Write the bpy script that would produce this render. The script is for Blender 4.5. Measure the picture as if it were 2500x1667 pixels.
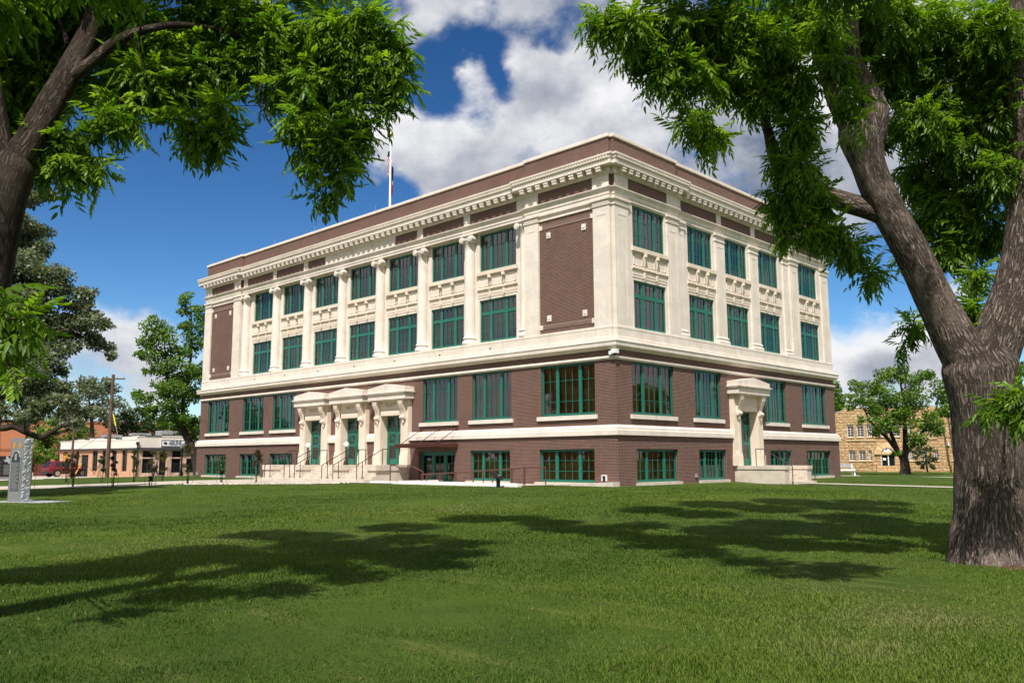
import bpy, bmesh, math, random
import numpy as np
from math import radians as R, sin, cos, pi
from mathutils import Vector, Matrix

for o in list(bpy.data.objects):
    bpy.data.objects.remove(o)
S = bpy.context.scene
COL = S.collection
random.seed(7)
RNG = np.random.default_rng(11)

# ------------------------------------------------------------------ camera
CAM = (23.613, -31.332, 1.204)
YAW, PITCH, ROLL, FPX = R(133.906), R(7.8253), R(-0.2366), 2093.14
CX, CY = 1250.0, 833.5
_f = Vector((cos(PITCH)*cos(YAW), cos(PITCH)*sin(YAW), sin(PITCH)))
_r = Vector((sin(YAW), -cos(YAW), 0.0))
_u = _r.cross(_f)
_r, _u = _r*cos(ROLL)+_u*sin(ROLL), -_r*sin(ROLL)+_u*cos(ROLL)
cam_d = bpy.data.cameras.new('camera')
cam_d.sensor_width = 36.0
cam_d.lens = 36.0*FPX/2500.0
cam_d.clip_start = 0.1
cam_d.clip_end = 6000
cam = bpy.data.objects.new('camera', cam_d)
COL.objects.link(cam)
cam.matrix_world = Matrix(((_r.x, _u.x, -_f.x, CAM[0]), (_r.y, _u.y, -_f.y, CAM[1]), (_r.z, _u.z, -_f.z, CAM[2]), (0, 0, 0, 1)))
S.camera = cam

def ray(px, py):
    return _f + _r*((px-CX)/FPX) + _u*((CY-py)/FPX)

def at(px, py, dist):
    """point seen at a photo pixel, at a horizontal distance from the camera"""
    d = ray(px, py)
    return Vector(CAM) + d*(dist/math.hypot(d.x, d.y))

# ------------------------------------------------------------------ light and sky
SUN = Vector((0.314, -0.471, 0.825)).normalized()
SUN_STRENGTH = 4.3
SKY_STRENGTH = 0.10
EXPOSURE = 0.60
sun_d = bpy.data.lights.new('sun', 'SUN')
sun_d.energy = SUN_STRENGTH
sun_d.angle = R(0.53)
sun_d.color = (1.0, 0.955, 0.905)
sun = bpy.data.objects.new('sun', sun_d)
COL.objects.link(sun)
sun.rotation_euler = (-SUN).to_track_quat('-Z', 'Y').to_euler()
S.view_settings.view_transform = 'Standard'
S.view_settings.look = 'None'
S.view_settings.gamma = 1
S.view_settings.use_curve_mapping = False
S.view_settings.exposure = EXPOSURE
S.cycles.max_bounces = 6
S.cycles.diffuse_bounces = 3
S.cycles.glossy_bounces = 3
S.cycles.transmission_bounces = 4
S.cycles.transparent_max_bounces = 8
S.cycles.use_denoising = True
S.cycles.caustics_reflective = False
S.cycles.caustics_refractive = False
S.cycles.sample_clamp_indirect = 6

class NT:
    """tiny helper for node trees"""
    def __init__(self, tree):
        self.t = tree
        self.n = tree.nodes
        self.l = tree.links
        self.n.clear()
    def node(self, kind, **kw):
        nd = self.n.new(kind)
        ins = kw.pop('ins', {})
        for k, v in kw.items():
            setattr(nd, k, v)
        for k, v in ins.items():
            self.put(nd.inputs[k], v)
        return nd
    def put(self, sock, v):
        if isinstance(v, bpy.types.NodeSocket):
            self.l.new(v, sock)
        elif v is not None:
            if sock.type == 'RGBA' and not hasattr(v, '__len__'):
                v = (v, v, v, 1)
            elif sock.type == 'RGBA' and len(v) == 3:
                v = (*v, 1)
            sock.default_value = v
    def math(self, op, a, b=None, c=None, clamp=False):
        nd = self.n.new('ShaderNodeMath')
        nd.operation = op
        nd.use_clamp = clamp
        for i, v in enumerate((a, b, c)):
            if v is not None:
                self.put(nd.inputs[i], v)
        return nd.outputs[0]
    def vmath(self, op, a, b=None):
        nd = self.n.new('ShaderNodeVectorMath')
        nd.operation = op
        self.put(nd.inputs[0], a)
        if b is not None:
            self.put(nd.inputs[3] if op == 'SCALE' else nd.inputs[1], b)
        return nd.outputs['Value'] if op in ('DOT_PRODUCT', 'LENGTH') else nd.outputs[0]
    def step(self, v, lo, hi, a=0.0, b=1.0):
        nd = self.n.new('ShaderNodeMapRange')
        nd.interpolation_type = 'SMOOTHSTEP'
        for i, x in enumerate((v, lo, hi, a, b)):
            self.put(nd.inputs[i], x)
        return nd.outputs[0]
    def mix(self, f, a, b, mode='MIX'):
        nd = self.n.new('ShaderNodeMix')
        nd.data_type = 'RGBA'
        nd.blend_type = mode
        self.put(nd.inputs[0], f)
        self.put(nd.inputs[6], a)
        self.put(nd.inputs[7], b)
        return nd.outputs[2]
    def noise(self, vec, scale, detail=4, rough=0.55, dist=0.0, dim='3D'):
        nd = self.n.new('ShaderNodeTexNoise')
        nd.noise_dimensions = dim
        self.put(nd.inputs['Vector'], vec)
        self.put(nd.inputs['Scale'], scale)
        self.put(nd.inputs['Detail'], detail)
        self.put(nd.inputs['Roughness'], rough)
        self.put(nd.inputs['Distortion'], dist)
        return nd.outputs[0]

world = bpy.data.worlds.new('World')
S.world = world
world.use_nodes = True

def build_world():
    w = NT(world.node_tree)
    tc = w.node('ShaderNodeTexCoord')
    d = w.vmath('NORMALIZE', tc.outputs['Generated'])
    sky = w.node('ShaderNodeTexSky', sky_type='NISHITA', sun_disc=False)
    sky.sun_elevation = math.asin(SUN.z)
    sky.sun_rotation = math.atan2(SUN.x, SUN.y)
    sky.altitude = 500
    sky.air_density = 1.0
    sky.dust_density = 0.35
    sky.ozone_density = 3.0
    gm = w.node('ShaderNodeGamma', ins={0: sky.outputs[0], 1: 1.5})
    hs = w.node('ShaderNodeHueSaturation', ins={'Hue': 0.497, 'Saturation': 1.1, 'Value': 0.33, 'Color': gm.outputs[0]})
    sep = w.node('ShaderNodeSeparateXYZ', ins={0: d})
    z = sep.outputs[2]
    p = w.vmath('MULTIPLY', d, (1.0, 1.0, 1.45))
    # banks of cloud and clear patches, placed by compass direction
    wob = w.math('SUBTRACT', w.noise(p, 7.0, 5, .6), .5)
    def blob(px, py, rin, rout, wt):
        c = ray(px, py).normalized()
        dt = w.vmath('DOT_PRODUCT', d, tuple(c))
        dt = w.math('ADD', dt, w.math('MULTIPLY', wob, 2.2*(cos(R(rin))-cos(R(rout)))))
        return w.math('MULTIPLY', w.step(dt, cos(R(rout)), cos(R(rin))), wt)
    terms = [(1330, 380, 3, 9, .20), (1130, 350, 2, 6.5, .17), (1640, 330, 3, 9, .22), (1850, 420, 3, 8, .20), (1000, 400, 1, 4.8, .15), (930, 330, .5, 3.2, .10),
             (1180, 20, 2, 5.5, .17), (1400, 70, 2, 5.5, .19), (1030, 30, 1.5, 4.5, .14), (1540, 140, 1, 4, .16), (1680, 200, 2, 5, .14), (1330, 215, .6, 2.8, .13), (2150, 330, 4, 10, .16), (2330, 120, 4, 11, .17),
             (2130, 870, 2, 6.0, .24), (2260, 820, 1.5, 4.5, .19), (2350, 690, .6, 2.0, .16), (2060, 620, 1, 3.4, .10), (600, 320, .3, 1.8, .10), (255, 555, .2, 1.3, .14),
             (665, 585, .4, 2.4, .17), (590, 560, .2, 1.4, .12), (240, 920, 2, 6, .19), (420, 850, 1, 4, .15), (180, 555, .1, .8, .11), (200, 470, .5, 2, .10), (150, 830, 1, 3, .12),
             (1130, 190, 1.2, 4.0, -.24), (1290, 150, .8, 3.2, -.22), (1040, 250, .5, 2.6, -.14), (1180, 310, .2, 1.4, -.13), (1430, 225, .4, 2.0, -.2),
             (330, 500, 8, 16, -.12), (700, 560, 4, 11, -.08), (2150, 730, 1.5, 4.5, -.22), (970, 480, .4, 1.9, -.15), (1985, 700, 1, 3, -.12)]
    acc = None
    for t in terms:
        b = blob(*t)
        acc = b if acc is None else w.math('ADD', acc, b)
    # away from what the photograph shows: broken cloud all round
    fw = w.vmath('DOT_PRODUCT', d, tuple(_f))
    behind = w.math('MULTIPLY', w.step(fw, 0.5, 0.15), .27)
    acc = w.math('ADD', acc, behind)
    def dens(vec):
        n1 = w.noise(vec, 4.2, 10, .58, .1)
        n2 = w.noise(vec, 13.0, 7, .6)
        return w.math('ADD', w.math('MULTIPLY', n1, 1.0), w.math('SUBTRACT', w.math('MULTIPLY', n2, .42), .21))
    n = dens(p)
    den = w.math('ADD', n, acc)
    alpha = w.step(den, 0.54, 0.80)
    lit = dens(w.vmath('ADD', p, (0.012, -0.018, 0.045)))
    grad = w.math('SUBTRACT', n, lit)
    thick = w.step(den, 0.66, 1.0)
    big = w.noise(w.vmath('ADD', p, (3.1, 1.7, 0.4)), 1.6, 3, .5)
    # the darker, shaded bellies of the bank on the right
    belly = None
    for t in ((1800, 420, 1.5, 6.0, .60), (1850, 480, 1, 4, .35), (2150, 912, .5, 2.4, .75), (2260, 900, .4, 2.2, .4), (2250, 420, 3, 9, .25), (1290, 60, 1, 6, .18), (1000, 60, 1, 5, .15), (300, 880, 1, 5, .15)):
        b = blob(*t)
        belly = b if belly is None else w.math('ADD', belly, b)
    sh = w.math('ADD', 0.90, w.math('MULTIPLY', grad, 1.3))
    sh = w.math('SUBTRACT', sh, w.math('MULTIPLY', belly, .55))
    sh = w.math('SUBTRACT', sh, w.math('MULTIPLY', w.math('SUBTRACT', big, .5), .5))
    sh = w.math('SUBTRACT', sh, w.math('MULTIPLY', thick, .10), clamp=True)
    ramp = w.node('ShaderNodeValToRGB', ins={0: sh})
    e = ramp.color_ramp.elements
    e[0].position, e[0].color = 0.25, (1.15, 1.5, 2.1, 1)
    e[1].position, e[1].color = 0.95, (6.1, 6.1, 6.2, 1)
    m = e.new(0.6)
    m.color = (3.3, 3.45, 3.9, 1)
    col = w.mix(alpha, hs.outputs[0], ramp.outputs[0])
    # a thin brightening of the air just above the horizon
    bg = w.node('ShaderNodeBackground', ins={'Color': col, 'Strength': SKY_STRENGTH})
    out = w.node('ShaderNodeOutputWorld')
    w.l.new(bg.outputs[0], out.inputs[0])

build_world()
world.cycles.sampling_method = 'MANUAL'
world.cycles.sample_map_resolution = 512
# ------------------------------------------------------------------ tools
ORIG = {}

def empty(name, loc, label=None, cat=None, group=None, kind=None):
    o = bpy.data.objects.new(name, None)
    COL.objects.link(o)
    o.location = loc
    o.empty_display_size = 0.2
    ORIG[o.name] = Vector(loc)
    tag(o, label, cat, group, kind)
    return o

def tag(o, label=None, cat=None, group=None, kind=None):
    if label: o['label'] = label
    if cat: o['category'] = cat
    if group: o['group'] = group
    if kind: o['kind'] = kind
    return o

def link(name, me, parent=None, origin=None):
    o = bpy.data.objects.new(name, me)
    COL.objects.link(o)
    if parent is not None:
        o.parent = parent
    ORIG[o.name] = ORIG[parent.name] if parent is not None else Vector(origin or (0, 0, 0))
    if parent is None and origin is not None:
        o.location = origin
    return o

def np_mesh(name, V, F, mats, parent=None, attrs=None, uv=None, smooth=False, matidx=None, origin=None):
    """V (n,3) array, F list of equal-length index arrays (arrays of shape (m,k))"""
    V = np.asarray(V, dtype=np.float64)
    org = ORIG[parent.name] if parent is not None else Vector(origin or (0, 0, 0))
    V = V-np.array(org)
    me = bpy.data.meshes.new(name)
    if not isinstance(F, (list, tuple)):
        F = [F]
    nl = sum(f.size for f in F)
    nf = sum(len(f) for f in F)
    me.vertices.add(len(V))
    me.vertices.foreach_set('co', V.astype(np.float32).ravel())
    me.loops.add(nl)
    me.polygons.add(nf)
    idx = np.concatenate([f.ravel() for f in F]).astype(np.int32)
    tot = np.concatenate([np.full(len(f), f.shape[1]) for f in F]).astype(np.int32)
    start = np.concatenate([[0], np.cumsum(tot)[:-1]]).astype(np.int32)
    me.loops.foreach_set('vertex_index', idx)
    me.polygons.foreach_set('loop_start', start)
    try:
        me.polygons.foreach_set('loop_total', tot)
    except Exception:
        pass
    if smooth:
        me.polygons.foreach_set('use_smooth', np.ones(nf, dtype=bool))
    for m in (mats if isinstance(mats, (list, tuple)) else [mats]):
        me.materials.append(m)
    if matidx is not None:
        me.polygons.foreach_set('material_index', np.asarray(matidx, dtype=np.int32))
    if uv is not None:
        l = me.uv_layers.new(name='UVMap')
        l.data.foreach_set('uv', np.asarray(uv, dtype=np.float32)[idx].ravel())
    if attrs:
        for k, a in attrs.items():
            at_ = me.attributes.new(k, 'FLOAT', 'POINT')
            at_.data.foreach_set('value', np.asarray(a, dtype=np.float32))
    me.update(calc_edges=True)
    me.validate()
    return link(name, me, parent, origin)

class MB:
    """collects boxes, quads, sweeps, tubes and lathes, and links them as one mesh"""
    def __init__(self):
        self.v, self.f, self.m, self.s = [], [], [], []
        self.mi = 0
        self.tf = None
    # facade frames: (u along the wall, outward distance, height) -> world
    def frame(self, kind, *a):
        if kind == 'M':
            self.tf = lambda u, o, z: (u, -o, z)
        elif kind == 'R':
            self.tf = lambda u, o, z: (o, u, z)
        elif kind == 'Q':
            x0, y0, z0, ang = a
            c, s = cos(ang), sin(ang)
            self.tf = lambda u, o, z: (x0+u*c-o*s, y0+u*s+o*c, z0+z)
        else:
            self.tf = None
        return self
    def P(self, p):
        return self.tf(*p) if self.tf else tuple(p)
    def add(self, pts, faces, smooth=False):
        b = len(self.v)
        self.v += [self.P(p) for p in pts]
        for f in faces:
            self.f.append([b+i for i in f])
            self.m.append(self.mi)
            self.s.append(smooth)
    def box(self, u0, u1, o0, o1, z0, z1):
        p = [(u0, o0, z0), (u1, o0, z0), (u1, o1, z0), (u0, o1, z0), (u0, o0, z1), (u1, o0, z1), (u1, o1, z1), (u0, o1, z1)]
        self.add(p, [(0, 3, 2, 1), (4, 5, 6, 7), (0, 1, 5, 4), (1, 2, 6, 5), (2, 3, 7, 6), (3, 0, 4, 7)])
        return self
    def quad(self, a, b, c, d):
        self.add([a, b, c, d], [(0, 1, 2, 3)])
        return self
    def prism(self, poly, axis, a0, a1):
        """extrude a 2-D polygon: axis 'o' poly=(u,z); axis 'z' poly=(u,o); axis 'u' poly=(o,z)"""
        n = len(poly)
        def pt(q, a):
            return {'o': (q[0], a, q[1]), 'z': (q[0], q[1], a), 'u': (a, q[0], q[1])}[axis]
        p = [pt(q, a0) for q in poly]+[pt(q, a1) for q in poly]
        fs = [tuple(range(n-1, -1, -1)), tuple(range(n, 2*n))]+[(i, (i+1) % n, n+(i+1) % n, n+i) for i in range(n)]
        self.add(p, fs)
        return self
    def cyl(self, p0, p1, r0, r1=None, n=10, caps=True, smooth=True):
        r1 = r0 if r1 is None else r1
        p0, p1 = Vector(self.P(p0)), Vector(self.P(p1))
        tf, self.tf = self.tf, None
        t = (p1-p0).normalized()
        a = t.orthogonal().normalized()
        b = t.cross(a)
        pts = [p0+(a*cos(2*pi*i/n)+b*sin(2*pi*i/n))*r0 for i in range(n)]+[p1+(a*cos(2*pi*i/n)+b*sin(2*pi*i/n))*r1 for i in range(n)]
        self.add(pts, [(i, (i+1) % n, n+(i+1) % n, n+i) for i in range(n)], smooth)
        if caps:
            self.add(pts[:n], [tuple(range(n-1, -1, -1))])
            self.add(pts[n:], [tuple(range(n))])
        self.tf = tf
        return self
    def bars(self, pts, r, n=8):
        for a, b in zip(pts[:-1], pts[1:]):
            self.cyl(a, b, r, n=n)
        return self
    def lathe(self, c, prof, n=20, a0=0.0, a1=2*pi, smooth=True):
        """profile of (radius, z) turned round a vertical axis at world/frame point c"""
        c = self.P(c)
        tf, self.tf = self.tf, None
        full = abs(a1-a0-2*pi) < 1e-6
        k = n if full else n+1
        pts = []
        for r, z in prof:
            for i in range(k):
                t = a0+(a1-a0)*i/n
                pts.append((c[0]+r*cos(t), c[1]+r*sin(t), c[2]+z))
        fs = []
        for j in range(len(prof)-1):
            for i in range(n):
                i2 = (i+1) % k
                fs.append((j*k+i, j*k+i2, (j+1)*k+i2, (j+1)*k+i))
        self.add(pts, fs, smooth)
        self.tf = tf
        return self
    def sphere(self, c, r, n=14, sz=1.0):
        return self.lathe(c, [(max(1e-4, r*sin(pi*i/n)), -r*sz*cos(pi*i/n)) for i in range(n+1)], n=n+4)
    def sweep(self, poly, prof, closed=True):
        """profile of (outward offset, z) carried round a plan polygon with mitred corners"""
        n = len(poly)
        mit = []
        for i in range(n):
            p0, p1, p2 = Vector(poly[i-1]), Vector(poly[i]), Vector(poly[(i+1) % n])
            d1, d2 = (p1-p0).normalized(), (p2-p1).normalized()
            n1, n2 = Vector((d1.y, -d1.x)), Vector((d2.y, -d2.x))
            if not closed and i == 0:
                mit.append(n2)
            elif not closed and i == n-1:
                mit.append(n1)
            else:
                mit.append((n1+n2)/(1+n1.dot(n2)))
        k = len(prof)
        pts = [(poly[i][0]+mit[i].x*d, poly[i][1]+mit[i].y*d, z) for i in range(n) for d, z in prof]
        fs = []
        for i in range(n if closed else n-1):
            j = (i+1) % n
            for q in range(k-1):
                fs.append((i*k+q, j*k+q, j*k+q+1, i*k+q+1))
        tf, self.tf = self.tf, None
        self.add(pts, fs)
        self.tf = tf
        return self
    def wall(self, u0, u1, z0, z1, o, holes, depth=0.2):
        """flat wall with rectangular openings (a0,a1,b0,b1) and their reveals"""
        us = sorted({u0, u1, *[min(max(h[i], u0), u1) for h in holes for i in (0, 1)]})
        zs = sorted({z0, z1, *[min(max(h[i], z0), z1) for h in holes for i in (2, 3)]})
        for i in range(len(us)-1):
            for j in range(len(zs)-1):
                cu, cz = (us[i]+us[i+1])/2, (zs[j]+zs[j+1])/2
                if any(h[0] < cu < h[1] and h[2] < cz < h[3] for h in holes):
                    continue
                self.quad((us[i], o, zs[j]), (us[i+1], o, zs[j]), (us[i+1], o, zs[j+1]), (us[i], o, zs[j+1]))
        for a0, a1, b0, b1 in holes:
            b0, b1 = max(b0, z0), min(b1, z1)
            i = o-depth
            self.quad((a0, o, b0), (a0, i, b0), (a0, i, b1), (a0, o, b1))
            self.quad((a1, o, b0), (a1, o, b1), (a1, i, b1), (a1, i, b0))
            if b1 < z1: self.quad((a0, o, b1), (a0, i, b1), (a1, i, b1), (a1, o, b1))
            if b0 > z0: self.quad((a0, o, b0), (a1, o, b0), (a1, i, b0), (a0, i, b0))
        return self
    def build(self, name, mats, parent=None, origin=None, recalc=True, bevel=0):
        org = ORIG[parent.name] if parent is not None else Vector(origin or (0, 0, 0))
        me = bpy.data.meshes.new(name)
        me.from_pydata([(p[0]-org.x, p[1]-org.y, p[2]-org.z) for p in self.v], [], self.f)
        for m in (mats if isinstance(mats, (list, tuple)) else [mats]):
            me.materials.append(m)
        me.polygons.foreach_set('material_index', self.m)
        me.polygons.foreach_set('use_smooth', self.s)
        if recalc:
            bm = bmesh.new()
            bm.from_mesh(me)
            bmesh.ops.remove_doubles(bm, verts=bm.verts, dist=1e-5) if recalc == 'weld' else None
            bmesh.ops.recalc_face_normals(bm, faces=bm.faces)
            bm.to_mesh(me)
            bm.free()
        uvl = me.uv_layers.new(name='UVMap').data
        vs = me.vertices
        for pl in me.polygons:
            nx, ny, nz = (abs(c) for c in pl.normal)
            for li in pl.loop_indices:
                c = vs[me.loops[li].vertex_index].co+org
                if nz > .75: q = (c.x, c.y)
                elif nx > ny: q = (c.y, c.z)
                else: q = (c.x, c.z)
                uvl[li].uv = q
        me.update()
        return link(name, me, parent, origin)

def tube(path, radii, n=10, seg=6, rough=0.0, seed=0, twist=0.0):
    """smooth tapering limb through points; returns V, F(quads), UV"""
    P = [Vector(p) for p in path]
    pts, rs = [], []
    m = len(P)
    for i in range(m-1):
        p0, p1, p2, p3 = P[max(i-1, 0)], P[i], P[i+1], P[min(i+2, m-1)]
        for k in range(seg):
            t = k/seg
            pts.append(0.5*((2*p1)+(p2-p0)*t+(2*p0-5*p1+4*p2-p3)*t*t+(3*p1-p0-3*p2+p3)*t**3))
            rs.append(radii[i]+(radii[i+1]-radii[i])*(t*t*(3-2*t)))
    pts.append(P[-1]); rs.append(radii[-1])
    rg = np.random.default_rng(seed)
    ph = rg.uniform(0, 6.28, 8)
    a = (pts[1]-pts[0]).orthogonal().normalized()
    V, UV, L = [], [], 0.0
    for i, p in enumerate(pts):
        t = (pts[min(i+1, len(pts)-1)]-pts[max(i-1, 0)]).normalized()
        a = (a-t*a.dot(t)).normalized()
        b = t.cross(a)
        if i: L += (p-pts[i-1]).length
        for j in range(n):
            th = 2*pi*j/n
            r = rs[i]
            if rough:
                q = th+twist*L
                r *= 1+rough*(.5*sin(3*q+ph[0]+L*.9)+.35*sin(5*q+ph[1]-L*1.7)+.3*sin(2*q+ph[2]+L*2.3)+.22*sin(9*q+ph[3]+L*1.1)+.15*sin(4*q+ph[4]+L*6.1))
            v = p+(a*cos(th)+b*sin(th))*r
            V.append((v.x, v.y, v.z))
            UV.append((th*max(rs[0], .02)*1.0, L))
    F = []
    for i in range(len(pts)-1):
        for j in range(n):
            j2 = (j+1) % n
            F.append((i*n+j, i*n+j2, (i+1)*n+j2, (i+1)*n+j))
    return np.array(V), np.array(F), np.array(UV)

class Wood:
    def __init__(self):
        self.V, self.F, self.U, self.c = [], [], [], 0
    def limb(self, path, radii, **kw):
        v, f, u = tube(path, radii, **kw)
        self.V.append(v); self.F.append(f+self.c); self.U.append(u); self.c += len(v)
    def build(self, name, mat, parent):
        return np_mesh(name, np.concatenate(self.V), np.concatenate(self.F), mat, parent, uv=np.concatenate(self.U), smooth=True)

def text_mesh(body, size, depth, name, mat, parent, origin, xdir, zdir=(0, 0, 1), align='CENTER', width=None, shear=0, bold=0.0):
    cu = bpy.data.curves.new('lettering', 'FONT')
    cu.body = body
    cu.size = size
    cu.extrude = depth/2
    cu.offset = bold
    cu.align_x = align
    cu.align_y = 'CENTER'
    cu.shear = shear
    ob = bpy.data.objects.new('lettering', cu)
    COL.objects.link(ob)
    dg = bpy.context.evaluated_depsgraph_get()
    me = bpy.data.meshes.new_from_object(ob.evaluated_get(dg))
    bpy.data.objects.remove(ob)
    X = Vector(xdir).normalized(); Z = Vector(zdir); Y = X.cross(Z)   # Y: out of the wall towards the viewer is -Y
    w = max(v.co.x for v in me.vertices)-min(v.co.x for v in me.vertices)
    k = width/w if width else 1
    org = Vector(origin)-(ORIG[parent.name] if parent is not None else Vector((0, 0, 0)))
    for v in me.vertices:
        v.co = org+X*v.co.x*k+Z*v.co.y-Y*v.co.z
    me.materials.clear()
    me.materials.append(mat)
    return link(name, me, parent)

# ------------------------------------------------------------------ ground shape
def sm(a, b, x):
    t = np.clip((np.asarray(x, dtype=float)-a)/(b-a), 0, 1)
    return t*t*(3-2*t)

def ground(x, y):
    x = np.asarray(x, dtype=float); y = np.asarray(y, dtype=float)
    dx = np.maximum(np.maximum(-40.3-x, x-.1), 0)
    dy = np.maximum(np.maximum(-.1-y, y-23.6), 0)
    d = np.hypot(dx, dy)
    side = -.08*sm(0, 2, x)*sm(-2, 4, y)
    h = .02*(1-sm(0, 1, d))-.02+side*(1-sm(6, 14, d))-.42*sm(3, 24, d)-.1*sm(24, 60, d)
    return h

def onground(px, py):
    d = ray(px, py); c = Vector(CAM)
    lo, hi = 2.0, 400.0
    t = 2.0
    while t < 400:
        p = c+d*t
        if p.z < float(ground(p.x, p.y)):
            lo, hi = t-.5, t
            break
        t += .5
    for _ in range(30):
        m = (lo+hi)/2
        p = c+d*m
        if p.z > float(ground(p.x, p.y)): lo = m
        else: hi = m
    p = c+d*hi
    return Vector((p.x, p.y, float(ground(p.x, p.y))))

# ------------------------------------------------------------------ materials
def mat(name):
    m = bpy.data.materials.new(name)
    m.use_nodes = True
    return m, NT(m.node_tree)

def finish(n, color, rough=0.7, bump=None, spec=0.3, metallic=0.0, bdist=0.02, bstr=0.6, extra=None, normal=None):
    b = n.node('ShaderNodeBsdfPrincipled')
    n.put(b.inputs['Base Color'], color)
    n.put(b.inputs['Roughness'], rough)
    n.put(b.inputs['Metallic'], metallic)
    n.put(b.inputs['Specular IOR Level'], spec)
    if bump is not None:
        bp = n.node('ShaderNodeBump', ins={'Height': bump, 'Distance': bdist, 'Strength': bstr})
        n.l.new(bp.outputs[0], b.inputs['Normal'])
    out = n.node('ShaderNodeOutputMaterial')
    n.l.new(b.outputs[0], out.inputs[0])
    return b

def plain(name, c, rough=0.6, spec=0.3, metallic=0.0, var=0.12, scale=6.0):
    m, n = mat(name)
    tc = n.node('ShaderNodeTexCoord')
    nz = n.noise(tc.outputs['Object'], scale, 4, .6)
    f = n.step(nz, .3, .7)
    col = n.mix(f, tuple(x*(1-var) for x in c), tuple(min(1, x*(1+var)) for x in c))
    finish(n, col, rough, spec=spec, metallic=metallic)
    return m

def brick(name, c1, c2, cm, dark, bw=.215, bh=.0677, var=.6, soot=True):
    m, n = mat(name)
    uv = n.node('ShaderNodeUVMap')
    bt = n.node('ShaderNodeTexBrick', ins={'Vector': uv.outputs[0], 'Color1': c1, 'Color2': c2, 'Mortar': cm, 'Scale': 1.0,
                'Mortar Size': bh*.085, 'Mortar Smooth': .15, 'Bias': 0.0, 'Brick Width': bw, 'Row Height': bh})
    bt.offset = .5
    tc = n.node('ShaderNodeTexCoord')
    st = n.node('ShaderNodeMapping', ins={'Vector': uv.outputs[0], 'Scale': (1/bw/2, 1/bh, 1)})
    each = n.noise(st.outputs[0], .9, 1, .5)
    big = n.noise(uv.outputs[0], .55, 5, .6)
    col = n.mix(n.math('MULTIPLY', n.step(each, .42, .62), var), bt.outputs[0], dark)
    col = n.mix(bt.outputs[1], col, cm)
    if soot:
        col = n.mix(n.math('MULTIPLY', n.step(big, .45, .75), .35), col, tuple(x*.62 for x in c1))
        warm = n.noise(uv.outputs[0], .9, 4, .6)
        col = n.mix(n.math('MULTIPLY', n.step(warm, .58, .72), .35), col, (c1[0]*1.5, c1[1]*1.15, c1[2]*.9))
    finish(n, col, .85, n.math('SUBTRACT', 1.0, bt.outputs[1]), .2, bdist=.006, bstr=.5)
    return m

def limestone(name, c=(.70, .622, .540), stain_shade=(.50, .37, .25), amt=.42, joints=True):
    m, n = mat(name)
    tc = n.node('ShaderNodeTexCoord')
    uv = n.node('ShaderNodeUVMap')
    a = n.noise(tc.outputs['Object'], 1.1, 6, .6, .8)
    st = n.node('ShaderNodeMapping', ins={'Vector': uv.outputs[0], 'Scale': (3.2, .35, 1)})
    run = n.noise(st.outputs[0], 1.3, 5, .65)
    fine = n.noise(tc.outputs['Object'], 14, 4, .6)
    col = n.mix(n.step(a, .3, .72), tuple(x*1.07 for x in c), tuple(x*.90 for x in c))
    col = n.mix(n.math('MULTIPLY', n.step(run, .52, .78), amt), col, stain_shade)
    col = n.mix(n.math('MULTIPLY', n.step(fine, .5, .75), .12), col, stain_shade)
    if joints:
        bt = n.node('ShaderNodeTexBrick', ins={'Vector': uv.outputs[0], 'Color1': (1, 1, 1, 1), 'Color2': (.95, .94, .93, 1), 'Mortar': (.78, .73, .68, 1), 'Scale': 1.0,
                    'Mortar Size': .006, 'Mortar Smooth': .3, 'Brick Width': 1.55, 'Row Height': .92})
        col = n.mix(.8, col, bt.outputs[0], 'MULTIPLY')
    finish(n, col, .82, fine, .2, bdist=.004, bstr=.4)
    return m

M = {}
M['brick'] = brick('dark red brick', (.130, .060, .046), (.095, .047, .039), (.38, .27, .21), (.050, .031, .030))
M['soldier'] = brick('upright brick', (.11, .055, .046), (.085, .043, .038), (.28, .20, .155), (.05, .032, .03), bw=.0677, bh=.215, soot=False)
M['stone'] = limestone('cream limestone')
M['carved'] = limestone('weathered limestone', (.69, .585, .475), (.45, .30, .18), .5, joints=False)
M['column'] = limestone('column limestone', (.70, .622, .540), (.46, .34, .23), .45, joints=False)
M['green'] = plain('green window paint', (.016, .135, .092), .45, .4, var=.08)
M['darkmetal'] = plain('dark bronze metal', (.022, .015, .012), .45, .5, var=.2)
M['railbrown'] = plain('brown painted steel', (.105, .042, .026), .5, .4, var=.15)
M['canopybrown'] = plain('rust brown canopy steel', (.085, .028, .017), .5, .4, var=.15)
M['white'] = plain('white paint', (.78, .77, .75), .5, .4, var=.03)
M['concrete'] = plain('pale concrete', (.54, .47, .39), .85, .2, var=.12, scale=2.0)
M['walk'] = plain('walk concrete', (.40, .355, .30), .9, .2, var=.12, scale=.7)
M['asphalt'] = plain('asphalt', (.06, .06, .06), .95, .2, var=.2, scale=1.0)
M['gold'] = plain('gilded metal', (.42, .26, .09), .3, .6, .9, var=.05)
M['grey'] = plain('grey galvanised metal', (.36, .36, .36), .5, .5, .3, var=.1)
M['black'] = plain('black metal', (.012, .012, .012), .45, .5, var=.1)
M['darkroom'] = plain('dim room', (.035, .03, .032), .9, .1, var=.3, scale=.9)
M['roof'] = plain('roof membrane', (.4, .4, .4), .9, .1)
M['soil'] = plain('bare soil', (.085, .05, .03), .95, .1, var=.4, scale=9)

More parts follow.
